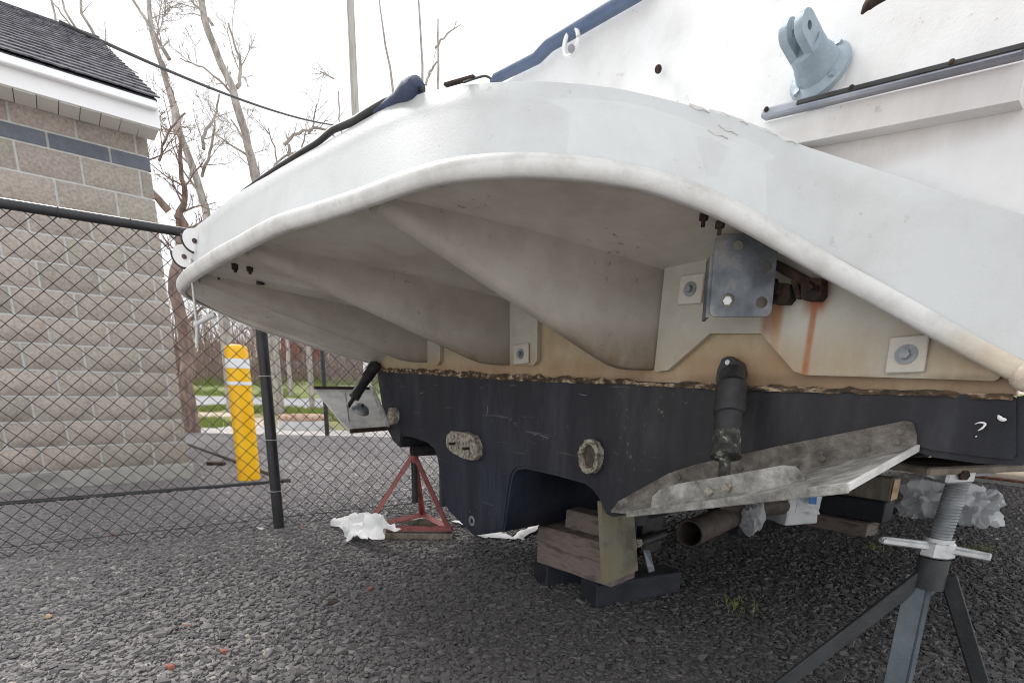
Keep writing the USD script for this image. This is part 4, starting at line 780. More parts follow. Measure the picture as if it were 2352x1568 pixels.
# --- fittings under the platform
for (px_, py_, w_, h_, tl) in ((1200, 813, .075, .062, .04), (1590, 665, .062, .062, -.05), (2085, 814, .056, .060, .03)):
    c = T(px_, py_, .018); ax = np.array([nrm(STB * math.cos(tl) + Z3 * math.sin(tl)), nrm(Z3 * math.cos(tl) - STB * math.sin(tl)), AFT])
    if np.linalg.det(ax) < 0: ax[2] *= -1
    bp = obj('backing_plate', obox(c + AFT * .004, ax, [w_, h_, .008], .003), M['gel_under'], boat)
    obj('through_bolt', cat(cyl(c + AFT * .006, c + AFT * .011, .016, 20), cyl(c + AFT * .006, c + AFT * .02, .008, 6)), M['galv_dull'], bp)
# hanging bracket: a grey steel plate with bored holes, folded flange on its left
bc0 = T(1706, 634, .10); bx = nrm(RIGHT * [1, 1, 0] + STB * .35); bz = nrm(Z3 - bx * .03); bn_ = nrm(np.cross(bx, bz)); bn_ = bn_ if bn_ @ AFT > 0 else -bn_
sx_ = np.linalg.norm(T(1775, 640, .10) - T(1640, 640, .10)) * .92; sz_ = np.linalg.norm(T(1700, 530, .10) - T(1700, 716, .10))
pl = sbox(-sx_ / 2, -sz_ / 2, sx_ / 2, sz_ / 2).buffer(-.012).buffer(.012)
for hx, hz, hr in ((-.12, .36, .0095), (.36, .10, .009), (.33, -.33, .0105), (-.22, -.30, .0125), (.40, .38, .008)): pl = pl.difference(Point(hx * sx_, hz * sz_).buffer(hr))
br = obj('hanging_bracket', prism(pl, bc0, bx, bz, .007 if np.cross(bx, bz) @ bn_ > 0 else -.007), M['bracket'], boat, smooth=30)
fl = sbox(-.06, -sz_ / 2, .0, sz_ / 2 * .55).difference(Point(-.02, .01).buffer(.007)).difference(Point(-.018, -.05).buffer(.009))
obj('flange', prism(fl, bc0 - bx * sx_ / 2 + bn_ * .0, nrm(bn_), bz, .006), M['bracket'], br)
obj('bracket_bolt', cyl(bc0 + bx * (-.22 * sx_) + bz * (-.30 * sz_) - bn_ * .004, bc0 + bx * (-.22 * sx_) + bz * (-.30 * sz_) + bn_ * .004, .0085, 6), M['galv'], br)
for px_, py_ in ((1616, 506), (1653, 524)):
    c = T(px_, py_, .19); obj('underside_bolt', cat(cyl(c + Z3 * .012, c, .0085, 6), cyl(c, c - Z3 * .011, .004, 8)), M['rust_dark'], boat)
# rusty twin-lugged hinge on the transom
for (x0, y0, x1, y1) in ((1778, 606, 1892, 668), (1776, 640, 1790, 690), (1826, 642, 1838, 686)):
    a, b = T(x0, y0, .035), T(x1, y1, .035); obj('rusty_hinge_bar', bar(a, b, .02, .016 if y1 - y0 > 50 and x1 - x0 > 50 else .010, bevel=.003), M['rust_dark'], boat)
for (x0, y0, x1, y1) in ((1770, 648, 1816, 698), (1842, 636, 1889, 690)):
    lg = Polygon(SZ([(x0, y0), (x1, y0 + 4), (x1, y1 - 12), (x1 - 10, y1), (x0 + 6, y1), (x0, y1 - 8)], .04)).buffer(-.003).buffer(.003)
    lo = obj('rusty_lug', face(lg, .045, .028), M['rust_dark'], boat, smooth=30)
    q = T((x0 + x1) / 2 - 4, (y0 + y1) / 2 - 2, .045); obj('lug_bolt', cyl(q, q + AFT * .004, .006, 6), M['rust_dark'], lo)
# bolts and vents in the port bay
for px_, py_ in ((540, 618), (574, 622), (504, 642), (530, 646), (652, 656), (684, 660)):
    c = at_z(px_, py_, 1.152); obj('underside_bolt', cat(cyl(c + Z3 * .02, c - Z3 * .002, .010, 6), cyl(c - Z3 * .002, c - Z3 * .010, .005, 6)), M['rust_dark'], boat)
c = at_z(598, 648, 1.142); obj('vent_tube', cyl(c + Z3 * .014, c - Z3 * .008, .014, 14), M['rubber'], boat)
# --- twin fairlead blocks on the port corner and the cord hanging from them
for k, (px_, py_, y_) in enumerate(((449, 553, 2.02), (425, 589, 2.06))):
    c = at_y(px_, py_, y_); fx = nrm(ray(px_ + 60, py_ - 6) - ray(px_, py_)); fz = nrm(np.cross(-nrm(ray(px_, py_)), fx)); fz = fz if fz[2] > 0 else -fz; fn = nrm(np.cross(fx, fz)); fn = fn if fn @ ray(px_, py_) < 0 else -fn
    pl = Polygon([(.044, .030), (-.005, .032), *[(-.004 + .030 * math.cos(t), .002 + .031 * math.sin(t)) for t in np.linspace(1.6, 4.4, 12)], (.022, -.034), (.044, -.016)])
    pl = shapely.affinity.scale(pl, 1.2, 1.2, origin=(0, 0)); s_ = 1 if np.cross(fx, fz) @ fn > 0 else -1
    o = obj('fairlead_block', prism(pl, c - fn * .03, fx, fz, .035 * s_), M['white_nylon'], boat, smooth=30)
    obj('rubber_band', tube([c - fn * .004 + fx * x_ * 1.08 + fz * z_ * 1.08 for x_, z_ in list(pl.exterior.coords)[6:-2]], .008, 6), M['rubber'], o, smooth=50)
    obj('pin', cat(cyl(c + fn * .004, c + fn * .008, .0085, 16), cyl(c + fn * .006, c + fn * .012, .0045, 12)), M['bronze_dark'], o)
    obj('arm', bar(c + fx * .03 - fn * .012, c + fx * .085 - fn * .02, .028, .05), M['white_nylon'], o)
yc = 1.97; cordp = [at_y(438, 596, 2.05), at_y(437, 604, yc), at_y(438, 622, yc), at_y(442, 650, yc), at_y(447, 700, yc), at_y(451, 742, yc), at_y(452, 770, yc), at_y(453, 799, yc)]
co = thing('hanging_cord', 'white cord with a knot hanging off the left end of the platform', 'cord', cordp[0]); obj('strand', tube(smooth_pts(cordp, 24), .0042, 7), M['rope'], co, smooth=60)
kk = at_y(452, 744, yc); obj('knot', trimesh.Trimesh(trimesh.creation.icosphere(2).vertices * [.010, .009, .011] + kk, trimesh.creation.icosphere(2).faces), M['rope'], co, smooth=True)
obj('tail', tube(smooth_pts([kk, at_y(466, 736, yc - .01), at_y(480, 728, yc - .02), at_y(494, 722, yc - .02)], 8), [.006, .007, .008, .009, .010, .0105, .0105, .009], 8), M['rope'], co, smooth=60)
obj('tail', tube([kk, at_y(453, 799, yc)], [.005, .0065], 7), M['rope'], co, smooth=60)
# --- skin fittings on the transom
def lump(poly, a, th, seed, amp): 
    m_ = face(poly, a + th, th); m_ = m_.subdivide().subdivide(); return crumple(m_, amp, 70, seed)
def ell(px_, py_, rs, rz, a=0.0, rot=0): 
    s, z = Tsz(px_, py_, a); return shapely.affinity.rotate(shapely.affinity.scale(Point(s, z).buffer(1, quad_segs=10), rs, rz), rot)
obj('zinc_disc', lump(ell(912, 955, .034, .040), .004, .03, 1, .004), M['barnacle'], boat, smooth=40)
ov = Polygon(SZ([(1040, 1000), (1052, 989), (1080, 992), (1100, 1000), (1110, 1020), (1110, 1045), (1100, 1056), (1082, 1052), (1052, 1038), (1040, 1024)])).buffer(-.01).buffer(.01)
op = obj('zinc_plate', lump(ov, .004, .028, 2, .004), M['barnacle'], boat, smooth=40)
for px_, py_ in ((1046, 1018), (1078, 1029)): q = T(px_, py_, .03); obj('stud', cyl(q, q + AFT * .03, .0055, 8), M['rust_dark'], op)
rd = ell(1365, 1047, .041, .050); rd2 = ell(1365, 1047, .028, .035)
od = obj('outlet_ring', lump(rd.difference(rd2), .004, .022, 4, .005), M['barnacle'], boat, smooth=40)
obj('outlet_plug', face(rd2, .014, .012), M['bronze_dark'], od)
q = T(1086, 1195, 0); obj('drain_ring', ring(q - AFT * .002, AFT, .021, .011, .008, 24), M['galv_dull'], boat, smooth=40)
obj('drain_plug', cyl(q - AFT * .01, q + AFT * .003, .008, 6), M['rust_dark'], boat)
# exhaust stub, rudders and gear showing under the hull
e0, e1 = at_y(945, 1034, 2.56), at_y(1003, 1033, 2.62); ed = nrm(e1 - e0)
obj('exhaust_stub', cat(ring(e0, ed, .027, .023, .5, 28)), M['actuator'], boat, smooth=40)
obj('exhaust_core', cyl(e0 + ed * .03, e0 + ed * .045, .024, 20), M['rubber'], boat)
def blade(px4, a, th, taper=.4):
    P = [T(x, y, a_) for (x, y), a_ in zip(px4, a)]; n = nrm(np.cross(P[1] - P[0], P[3] - P[0])); out = []
    gtop = np.array([[P[0], P[1]], [P[3], P[2]]]); return sheet(np.array([[P[0] + n * th / 2, P[1] + n * th / 2], [P[3] + n * th / 2, P[2] + n * th / 2]]), th=th, flip=False)
obj('rudder', blade([(1005, 1046), (1006, 1163), (1052, 1158), (1046, 1046)], [-.10, -.10, -.38, -.38], .014), M['actuator'], boat)
rp = T(1372, 1150, -.10); rq = T(1381, 1337, -.10); rfw = BOW * .17
obj('rudder', sheet(np.array([[rp, rq], [rp + BOW * .09 - STB * .004, rq + BOW * .09 + Z3 * .006], [rp + BOW * .155, rq + BOW * .165 + Z3 * .012]]), th=.018), M['rudder'], boat)
r2_ = T(1376, 1150, -.10) - Z3 * 0
obj('rudder_stock', cyl(rp + BOW * .20 + Z3 * .05, rp + BOW * .20 - Z3 * .10, .045, 16), M['actuator'], boat)
obj('rudder_block', obox(rp + BOW * .28 - Z3 * .02, [BOW, STB, Z3], [.16, .10, .13], .02), M['actuator'], boat)
sn = at_y(1470, 1245, 1.86); sd = BOW
obj('shaft', cyl(sn, sn + sd * .14 + Z3 * .01, .019, 16), M['actuator'], boat)
obj('shaft_nut', cat(cyl(sn - sd * .03, sn, .017, 6), cyl(sn - sd * .045, sn - sd * .03, .010, 12)), M['barnacle'], boat)
obj('shaft_strut', obox((at_y(1462, 1180, 1.95) + at_y(1484, 1255, 1.95)) / 2 + BOW * .05, np.array([BOW, STB, Z3]) * np.array([[1], [1], [np.sign(np.cross(BOW, STB)[2])]]), [.12, .05, .20], .02), M['actuator'], boat)
obj('prop_blade', sheet(np.array([[at_y(1476, 1262, 1.93), at_y(1484, 1300, 1.92), at_y(1500, 1344, 1.92)], [at_y(1492, 1262, 1.93), at_y(1500, 1300, 1.94), at_y(1506, 1340, 1.95)]]), th=.006), M['galv_dull'], boat)  # tapered blade of the shaft strut, below the nut
# --- trim tabs
def tab(name_lab, hinge, aft, aA, th, stiff, sa, act0, act1, flange_h, mt, mh):
    H0, H1 = T(*hinge[0], .004), T(*hinge[1], .004); A0, A1 = T(*aft[0], aA[0]), T(*aft[1], aA[1])
    tb = obj('trim_tab', sheet(np.array([[H0 * (1 - f) * 1.0 + H1 * f, (H0 + (A0 - H0) * .5) * (1 - f) + (H1 + (A1 - H1) * .5) * f, A0 * (1 - f) + A1 * f] for f in np.linspace(0, 1, 9)]), th=th), M[mt], boat, label=name_lab)
    return tb, H0, H1, A0, A1
tb, H0, H1, A0, A1 = tab('scraped starboard trim tab seen almost edge-on', [(1404, 1176), (2108, 1030)], [(1440, 1180), (1948, 1120)], (.13, .27), .006, None, None, None, None, None, 'alloy', 'alloy_brown')
hp = Polygon(SZ([(1404, 1178), (1424, 1150), (1540, 1086), (1600, 1066), (1800, 1022), (2080, 966), (2098, 968), (2106, 1000), (2108, 1032)], .004)).buffer(-.004).buffer(.004)
hf = obj('hinge_flange', face(hp, .012, .008), M['alloy_brown'], tb, smooth=30)
for px_, py_ in ((1830, 1066), (1890, 1052), (1990, 1030), (2070, 990), (2060, 1014), (1700, 1075), (1560, 1095)): q = T(px_, py_, .013); obj('hinge_bolt', cyl(q - AFT * .002, q + AFT * .004, .006, 10), M['alloy_brown'], tb)
eg = nrm(A1 - H1); obj('side_flange', bar(H1 + Z3 * .001, A1 + Z3 * .001, .006, .013, upv=Z3), M['alloy_light'], tb)
obj('aft_flange', bar(A0, A1, .006, .016), M['alloy'], tb)
sp = Polygon(SZ([(1496, 1168), (1500, 1140), (1516, 1124), (1560, 1110), (1700, 1086), (1796, 1068), (1826, 1070), (1842, 1086), (1848, 1104), (1700, 1136)], .16)).buffer(-.004).buffer(.004)
st_ = obj('stiffener', face(sp, .163, .006), M['alloy'], tb, smooth=30)
for px_, py_ in ((1630, 1128), (1672, 1118)): q = T(px_, py_, .163); obj('stiffener_bolt', cyl(q - AFT * .002, q + AFT * .007, .009, 10), M['barnacle'], st_)
def actuator(p0, p1, r, mats, parent, bracket):
    d = nrm(p1 - p0); L = np.linalg.norm(p1 - p0)
    ac = obj('actuator', tube([p0, p0 + d * .03, p0 + d * L * .32, p0 + d * L * .33, p0 + d * L * .52], [r * 1.12, r * 1.15, r * 1.15, r, r], 24), M[mats[0]], parent, smooth=35)
    obj('lower_body', tube([p0 + d * L * .52, p0 + d * L * .66, p0 + d * L * .70, p0 + d * L * .74, p0 + d * L * .78, p0 + d * L * .80], [r, r, r * 1.1, r * 1.06, r * 1.12, r * .7], 24), M[mats[1]], ac, smooth=25)
    obj('rod', cyl(p0 + d * L * .78, p1, r * .42, 14), M[mats[1]], ac, smooth=40)
    obj('mounting_cap', bracket, M[mats[0]], ac, smooth=30)
p0 = T(1680, 884, .052); p1 = T(1662, 1098, .13)
cp_ = Polygon(SZ([(1652, 878), (1656, 850), (1666, 826), (1678, 820), (1704, 836), (1710, 858), (1700, 874)], .02)).buffer(-.004).buffer(.006)
actuator(p0, p1, .0275, ('actuator', 'crusted'), tb, cat(face(cp_, .032, .022), cyl(T(1682, 860, .03), p0 + Z3 * .0, .027, 20)))
for px_, py_ in ((1672, 832), (1698, 852)): q = T(px_, py_, .032); obj('cap_screw', cyl(q, q + AFT * .003, .0055, 10), M['galv'], tb)
# port tab
tb2, G0, G1, F0, F1 = tab('smaller port trim tab beyond the keel', [(893, 983), (849, 892)], [(804, 990), (722, 891)], (.22, .30), .012, None, None, None, None, None, 'alloy_light', 'alloy_brown')
obj('edge_rail', bar(F0, G0, .012, .02), M['rust_dark'], tb2); obj('edge_rail', bar(F1, G1, .012, .018), M['rust_dark'], tb2)
hp2 = Polygon(SZ([(849, 884), (858, 886), (897, 975), (893, 985)], .004)); obj('hinge_flange', face(hp2, .012, .008), M['alloy'], tb2)
mA, mB = (F0 * .38 + F1 * .62) * .48 + (G0 * .38 + G1 * .62) * .52, None
sA_, sB_ = at_plane(800, 968, G0, AFT) , None
w0, w1 = T(798, 966, .22), T(796, 904, .24)
obj('stiffener', sheet(np.array([[T(801, 970, .20), T(797, 935, .20)], [T(796, 930, .24), T(792, 902, .24)]]), th=.006), M['alloy'], tb2)
actuator(T(862, 838, .03), T(799, 934, .19), .024, ('actuator', 'actuator'), tb2, cat(cyl(T(866, 836, .0), T(860, 840, .04), .018, 14)))
an = T(828, 941, .16); nn_ = nrm(np.cross(G1 - G0, F0 - G0)); nn_ = nn_ if nn_[2] > 0 else -nn_
rv = trimesh.creation.revolve(np.array([(.0005, .022), (.02, .020), (.036, .012), (.042, .0), (.0005, -.004)]), sections=28); ex_ = nrm(G1 - G0); ey_ = np.cross(nn_, ex_)
ao = obj('anode', trimesh.Trimesh(an + rv.vertices @ np.array([ex_, ey_, nn_]), rv.faces), M['galv_dull'], tb2, smooth=40); obj('stud', cyl(an + nn_ * .018, an + nn_ * .036, .005, 8), M['rust_dark'], ao)

# chips through the antifouling on the starboard corner, and pale scrapes
def chip_mark(pts, w, m_='white_nylon', a=.012, name='paint_chip'):
    P_ = [T(x, y, a) for x, y in pts]; obj(name, tube(smooth_pts(P_, 4 * len(P_)), np.interp(np.linspace(0, 1, 4 * len(P_)), [0, .3, .8, 1], [w * .3, w, w, w * .3]), 6), M[m_], boat)
chip_mark([(2239, 973), (2252, 970), (2263, 973), (2257, 982), (2246, 989)], .0016)
chip_mark([(2241, 1001), (2243, 1003)], .0014)
chip_mark([(2292, 953), (2300, 962), (2312, 964)], .0032)
for q_ in ([(1240, 1000), (1262, 1006)], [(1330, 905), (1350, 908)], [(960, 905), (975, 900)], [(1120, 930), (1118, 958)]): chip_mark(q_, .0010, 'galv_dull')

# ================================================================== STANDS, CRIBBING AND LITTER UNDER THE BOAT
def angle_iron(p, q, w, t, face_dir):
    """L-section bar from p to q whose ridge points along face_dir."""
    p, q = np.asarray(p, float), np.asarray(q, float); x = nrm(q - p); r = nrm(face_dir - x * (face_dir @ x)); sd = np.cross(x, r); a1, a2 = nrm(-r + sd), nrm(-r - sd); out = []
    for d, n in ((a1, a2), (a2, a1)):
        c = (p + q) / 2 + d * (w / 2) + n * (t / 2 if d is a1 else t / 2); ax = np.array([x, d, np.cross(x, d)]); out.append(obox(c, ax, [np.linalg.norm(q - p), w, t], .0015))
    return cat(out)
# near stand
sp_ = at_y(2152, 1255, 1.0); sx0, sy0, hz_ = sp_; ax0 = np.array([sx0, sy0, 0.0])
ns = thing('boat_stand', 'steel boat stand with screw and wing handle under the starboard chine', 'boat stand', ax0, 'boat stands')
ztop = at_plane(2188, 1103, ax0, np.array([0, 1.0, 0]))[2]
zz = np.arange(hz_ - .02, ztop + .003, .0012); rs = .0168 + .0026 * np.abs(((zz / .0062) % 1) * 2 - 1) ** .8
TILT = np.array([.07, -.03, 0])
obj('screw', tube(np.stack([sx0 + TILT[0] * (zz - hz_), sy0 + TILT[1] * (zz - hz_), zz], 1), rs, 24), M['galv_dull'], ns, smooth=25)
hl, hr = at_y(2025, 1240, sy0 - .02), at_y(2276, 1280, sy0 - .05); hc = np.array([sx0, sy0, hz_ - .002]); 
obj('hub', cat(tube([hc - Z3 * .017, hc - Z3 * .014, hc + Z3 * .012, hc + Z3 * .017], [.028, .031, .029, .024], 8), ring(hc + Z3 * .010, Z3, .026, .018, .012, 24)), M['galv'], ns, smooth=30)
for e in (hl, hr):
    d = nrm(e - hc); obj('handle', cat(bar(hc + d * .022, e, .017, .013, bevel=.004), bar(hc + d * .02 + Z3 * .007, e + Z3 * .004, .006, .008, bevel=.002)), M['galv'], ns, smooth=30)
obj('post', tube([hc - Z3 * .02, hc - Z3 * .085], .026, 20), M['stand_dark'], ns, smooth=40)
jt = np.array([sx0, sy0, hz_ - .075])
obj('screw_tail', tube([jt + [-.006, .01, -.02], jt + [-.012, .02, -.20]], .016, 14), M['galv_dull'], ns, smooth=40)
feet = [(at_z(2035, 1800), .040, 'stand_steel', np.array([-.1, -1.0, .2])), (at_z(1655, 1680), .026, 'stand_dark', np.array([.3, -.3, 1.0])), (at_z(2262, 1800) + [.05, .02, 0], .030, 'stand_dark', np.array([-1.0, .15, .1]))]
for k, (f_, w, mt, fd) in enumerate(feet):
    d = nrm(f_ - jt); st0 = jt + nrm(np.array([d[0], d[1], 0])) * .014
    obj('leg', angle_iron(st0 + Z3 * .012, f_, w, .005, fd) if k != 1 else bar(st0 + Z3 * .01, f_, .012, .030, bevel=.002), M[mt], ns, smooth=20)
obj('weld', tube([jt + [.020 * math.cos(t), .020 * math.sin(t), .012 + .004 * math.sin(5 * t)] for t in np.linspace(0, 6.28, 24)], .005, 6), M['galv_dull'], ns, smooth=50)
pc_ = at_y(2186, 1086, sy0); hx_ = nrm(ray(2250, 1084) - ray(2150, 1088))
obj('pad_bracket', obox(pc_, np.array([hx_, np.cross(Z3, hx_), Z3]), [.056, .05, .034], .004), M['galv'], ns, smooth=30)
obj('pad_bolt', cyl(pc_ - np.cross(Z3, hx_) * .025 * np.sign(np.cross(Z3, hx_)[1]), pc_ - np.cross(Z3, hx_) * .031 * np.sign(np.cross(Z3, hx_)[1]), .010, 6), M['rust_dark'], ns)
pd0, pd1 = at_y(2068, 1072, sy0 + .03), at_y(2300, 1062, sy0 + .05)
obj('pad', bar(pd0, pd1, .13, .016, bevel=.004), M['timber_grey'], ns)
obj('pad_gusset', sheet(np.array([[at_y(2090, 1075, sy0 + .01), at_y(2092, 1078, sy0 + .01)], [at_y(2152, 1078, sy0 + .01), at_y(2152, 1104, sy0 + .01)]]), th=.006), M['galv'], ns)
obj('pad_gusset', sheet(np.array([[at_y(2222, 1074, sy0 + .03), at_y(2222, 1094, sy0 + .03)], [at_y(2302, 1070, sy0 + .05), at_y(2275, 1088, sy0 + .05)]]), th=.006), M['galv_dull'], ns)
obj('spacer', cyl(at_y(2232, 1078, sy0 + .04), at_y(2232, 1092, sy0 + .04), .010, 14), M['galv'], ns, smooth=40)

# red stand under the port side
L_, R_, Bk = at_z(838, 1236, 0), at_z(1036, 1238, 0), at_z(973, 1203, 0)
rsx = (L_ + R_ + Bk) / 3; tp_ = at_plane(951, 1038, rsx, np.array([0, 1.0, 0])); tp_ = np.array([rsx[0], rsx[1], tp_[2]])
tp_ = at_y(951, 1040, rsx[1])
rs_ = thing('boat_stand', 'faded red tripod boat stand standing behind the keel on the port side', 'boat stand', rsx * [1, 1, 0], 'boat stands')
h0 = .045
for a, b in ((L_, R_), (L_, Bk), (Bk, R_)): obj('base_bar', angle_iron(a + Z3 * (h0 + .03), b + Z3 * (h0 + .03), .032, .005, Z3 + (a + b) / 2 - rsx), M['red_steel'], rs_)
for c in (L_, R_, Bk): obj('leg', angle_iron(tp_ + nrm((c - tp_) * [1, 1, 0]) * .015, c + Z3 * (h0 + .02), .026, .005, (c - rsx) * [1, 1, 0] + .001), M['red_steel'], rs_)
obj('post', cyl(tp_ - Z3 * .05, tp_ + Z3 * .06, .024, 16), M['red_steel'], rs_, smooth=40)
obj('inner_tube', cyl(tp_ - Z3 * .27, tp_, .017, 14), M['stand_dark'], rs_, smooth=40)
obj('screw', cyl(tp_ + Z3 * .05, tp_ + Z3 * .14, .013, 14), M['galv_dull'], rs_, smooth=40)
pk = thing('plank', 'grey weathered plank lying under the base of the red stand', 'plank', (L_ + R_) / 2); _d = nrm(R_ - L_)
obj('plank', bar(L_ - _d * .02 + Z3 * .02, R_ + _d * .01 + Z3 * .02, .07, .036), M['timber_grey'], pk)
pk2 = obj('plank', bar(Bk + [-.13, .0, .018], Bk + [.12, -.02, .018], .07, .034), M['timber_grey'], label='short grey plank under the rear corner of the red stand', category='plank')

# cribbing under the keel
tA, tB = at_z(1231, 1290, .105), at_z(1404, 1350, .105); td = nrm((tB - tA) * [1, 1, 0]); tn = np.cross(Z3, td)
def beam(name, p, d, L, w, h, z0, m_, label, tilt=0.0):
    d = nrm(d); n = np.cross(Z3, d); c = p * [1, 1, 0] + d * L / 2 + n * w / 2 + Z3 * (z0 + h / 2)
    return obj(name, crumple(obox(c, np.array([d, n, Z3]), [L, w, h], .006).subdivide().subdivide(), .003, 20, int(abs(p[0]) * 100)), M[m_], label=label, category='block', smooth=40, group=None)
LT = np.linalg.norm((tB - tA)[:2])
beam('timber_block', tA, td, LT, .15, .155, .105, 'timber', 'big reddish brown timber lying across two black blocks under the keel')
beam('timber_block', tA + tn * .05 + td * .10, td, LT * .62, .09, .075, .262, 'timber', 'short wood wedge on top of the reddish timber under the keel')
p0_, p1_ = at_z(1368, 1402), at_z(1562, 1366); d_ = nrm(p1_ - p0_)
def black_block(pa, pb, wpx, label):
    d = nrm(pb - pa); n = np.cross(Z3, d); L = np.linalg.norm(pb - pa)
    beam('black_block', pa, d, L, .115, .10, 0.0, 'block_black', label)
black_block(p0_, p1_, 0, 'long black painted block on the gravel, nearest under the boat')
q0_, q1_ = at_z(1254, 1353), None; black_block(q0_, q0_ + d_ * .42, 0, 'black painted block on the gravel supporting the left end of the timber')
# second stack further forward
g0 = at_z(1985, 1239); 
def stack(px_, py_, z0, h, w, L, m_, label):
    p = at_z(px_, py_, z0); n = BOW; c = p * [1, 1, 0] - STB * L / 2 + n * w / 2 + Z3 * (z0 + h / 2)
    return obj('timber_block', crumple(obox(c, np.array([STB, BOW, Z3]) * np.array([[1], [1], [np.sign(np.cross(STB, BOW)[2])]]), [L, w, h], .006).subdivide().subdivide(), .003, 20, int(px_)), M[m_], label=label, category='block', smooth=40)
stack(1988, 1239, 0.0, .09, .18, .62, 'timber', 'worn timber at the bottom of the stack right of the pipe')
stack(2026, 1202, .10, .12, .15, .75, 'block_black', 'black block in the middle of the stack beside the plastic bags')
stack(2042, 1152, .222, .13, .11, .60, 'timber_grey', 'grey timber on top of the stack with pale sawn end')
pe = at_z(2042, 1152, .222); obj('sawn_end', obox(pe * [1, 1, 0] + BOW * .055 + STB * .004 + Z3 * .287, np.array([STB, BOW, Z3]), [.004, .104, .122], .001), M['timber_fresh'], label='pale sawn end of the top timber in the stack', category='timber end')
stack(1890, 1215, 0.0, .08, .12, .34, 'timber', 'dark wood offcut in the shade left of the block stack')
# iron pipes
pcn = at_z(1583, 1225, .075); pcn = at_y(1583, 1225, 2.45)
ip = thing('iron_pipe', 'open ended brown iron pipe lying in the shade under the boat', 'pipe', pcn * [1, 1, 0])
rpp = 33 / FPX * 2.45; pdv = nrm(nrm(ray(1583, 1225) * [1, 1, 0]) + RIGHT * [.55, 0, 0] + Z3 * .015)
obj('pipe', ring(pcn, pdv, rpp, rpp * .88, 1.0, 36), M['dark_pipe'], ip, smooth=40)
obj('pipe_bore', cyl(pcn + pdv * .25, pcn + pdv * .26, rpp * .87, 24), M['rubber'], ip)
pcn2 = at_y(1640, 1172, 2.75)
ip2 = thing('iron_pipe', 'grey brown pipe lying above and behind the open ended pipe', 'pipe', pcn2 * [1, 1, 0]); obj('pipe', ring(pcn2, nrm(BOW + STB * .3), .052, .045, .5, 30), M['dark_pipe'], ip2, smooth=40)
obj('support', obox(pcn2 * [1, 1, 0] + BOW * .25 + Z3 * (pcn2[2] - .05) / 2, np.array([STB, BOW, Z3]), [.1, .12, pcn2[2] - .05], .004), M['block_black'], ip2)

# plastic sheet and bags
def bag(c, rad, seed, amp=.35, sub=3, rot=0.0):
    """Crumpled film: large flat facets with sharp creases."""
    sub = 3; s = trimesh.creation.icosphere(sub); v = np.array(s.vertices); R_ = np.random.default_rng(seed)
    cents = R_.normal(size=(46, 3)); cents /= np.linalg.norm(cents, axis=1)[:, None]; hgt = R_.uniform(.62, 1.15, 46); tilt = R_.normal(0, .55, (46, 3))
    near = np.argmax(v @ cents.T, 1); k = hgt[near] + np.einsum('ij,ij->i', v - cents[near], tilt[near]) + R_.normal(0, .03, len(v))
    v = v * k[:, None]; cr, sr = math.cos(rot), math.sin(rot); v = v * rad; v = np.stack([v[:, 0] * cr - v[:, 1] * sr, v[:, 0] * sr + v[:, 1] * cr, v[:, 2]], 1) + c
    v[:, 2] = np.maximum(v[:, 2], .006 + .004 * meshkit.noise(v * 40)); return trimesh.Trimesh(v, s.faces, process=False)
obj('plastic_bag', bag(at_z(2125, 1150, .12), np.array([.20, .13, .19]), 3, .4, 4), M['film'], label='crumpled clear plastic bag left of the stand screw beside the sawn timber', category='plastic bag', smooth=35)
obj('plastic_bag', bag(at_z(2240, 1170, .10), np.array([.19, .13, .16]), 8, .45, 4, .4), M['film'], label='crumpled clear plastic bag right of the stand screw', category='plastic bag', smooth=35)
obj('plastic_bag', bag(at_z(2185, 1140, .10), np.array([.14, .10, .12]), 5, .4, 4), M['film'], label='folded plastic bag right behind the stand screw', category='plastic bag', smooth=35)
obj('plastic_bag', bag(at_y(1728, 1186, 2.75), np.array([.055, .07, .10]), 12, .25, 4), M['film'], label='clear plastic bag pulled over the far end of the iron pipe', category='plastic bag', smooth=35)
cb_ = at_z(1820, 1200, 0.0) ; cb_ = at_y(1822, 1166, 3.0)
obj('white_carton', crumple(obox(cb_ * [1, 1, 0] + Z3 * cb_[2], np.array([nrm([1, .35, 0]), nrm([-.35, 1, 0]), Z3]), [.25, .16, .17], .01).subdivide().subdivide().subdivide(), .012, 9, 4), M['paper'], label='dull white crumpled carton in the shade between the pipe and the block stack', category='carton', smooth=40)
cl_ = at_y(1868, 1146, 2.86); obj('blue_label', sheet(np.array([[at_y(1856, 1130, 2.85), at_y(1858, 1156, 2.85)], [at_y(1876, 1128, 2.86), at_y(1874, 1158, 2.86)]]), th=.004), M['blue_print'], label='small bright blue and white wrapper at the corner of the carton', category='wrapper')
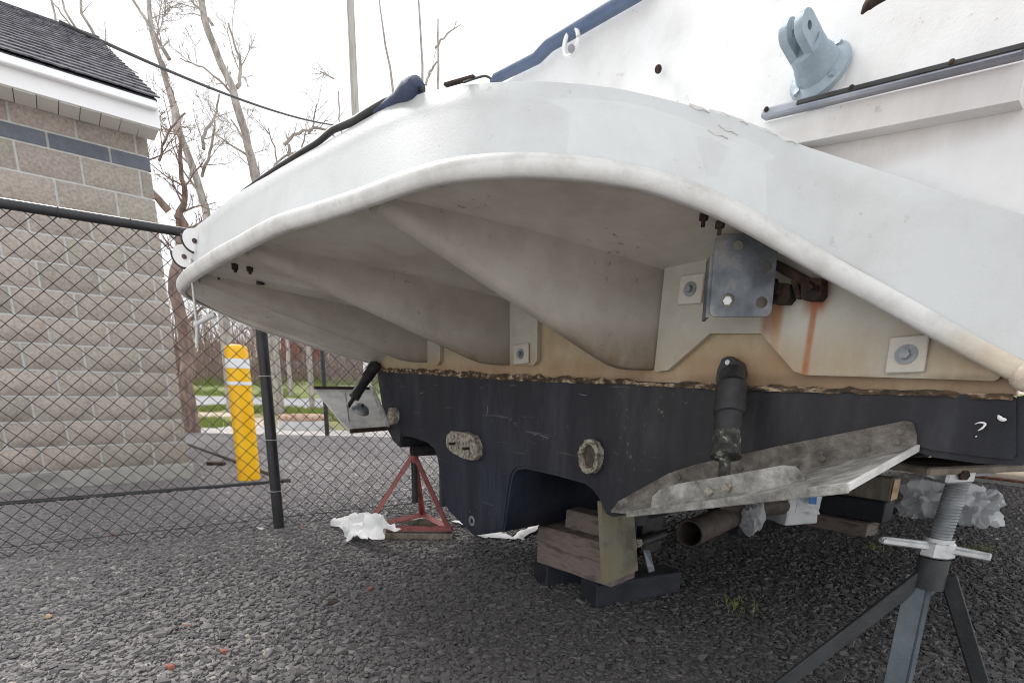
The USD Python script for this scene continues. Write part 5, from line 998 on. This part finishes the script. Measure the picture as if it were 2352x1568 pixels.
obj('paper_scrap', sheet(crumple(sheet(np.array([[at_y(1830 + 55 * a, 1136 + 38 * b + 10 * a * b, 2.9) for b in np.linspace(0, 1, 6)] for a in np.linspace(0, 1, 8)])), .018, 14, 3).vertices.reshape(8, 6, 3), th=.002), M['paper'], label='torn white paper beside the blue wrapper', category='paper')
# white sheet draped over the foot of the red stand
def draped(corners, n, m, amp, seed, fall=0.0):
    (a, b, c, d) = [at_z(*q) for q in corners]; gr = np.zeros((n, m, 3))
    for i, u in enumerate(np.linspace(0, 1, n)):
        for j, v in enumerate(np.linspace(0, 1, m)):
            gr[i, j] = (a * (1 - u) + b * u) * (1 - v) + (d * (1 - u) + c * u) * v
    w = gr * [14, 14, 14]; k = 1 - np.abs(2 * meshkit.fbm(w + seed, 3, seed) - 1); gr[..., 2] += amp * (k ** 1.5 - .45) + amp * .9 * np.sin(np.linspace(0, np.pi, n))[:, None] * np.sin(np.linspace(0, np.pi, m))[None]
    e = meshkit.noise(np.stack([gr[..., 0] * 22, gr[..., 1] * 22, 0 * gr[..., 0]], -1), seed) - .5; gr[..., 0] += .06 * e; gr[..., 1] += .05 * (meshkit.noise(gr * 17 + 9, seed) - .5)
    gr[..., 2] = np.maximum(gr[..., 2], .012); return gr
obj('plastic_sheet', sheet(draped([(758, 1200, .01), (880, 1188, .17), (922, 1222, .13), (800, 1246, .015)], 34, 26, .055, 4), th=.0015), M['paper'], label='crumpled white plastic sheet over the left foot of the red stand', category='plastic sheet', smooth=70)
obj('plastic_sheet', sheet(draped([(1040, 1196, .02), (1095, 1196, .02), (1185, 1240, .012), (1110, 1238, .012)], 20, 14, .02, 6), th=.0015), M['paper'], label='flat white sheet on the gravel left of and behind the keel', category='plastic sheet', smooth=70)
obj('plastic_sheet', sheet(draped([(1180, 1238, .012), (1225, 1204, .03), (1250, 1206, .03), (1205, 1242, .012)], 14, 8, .015, 9), th=.0015), M['paper'], label='narrow white sheet edge on the gravel between keel and reddish timber', category='plastic sheet', smooth=70)
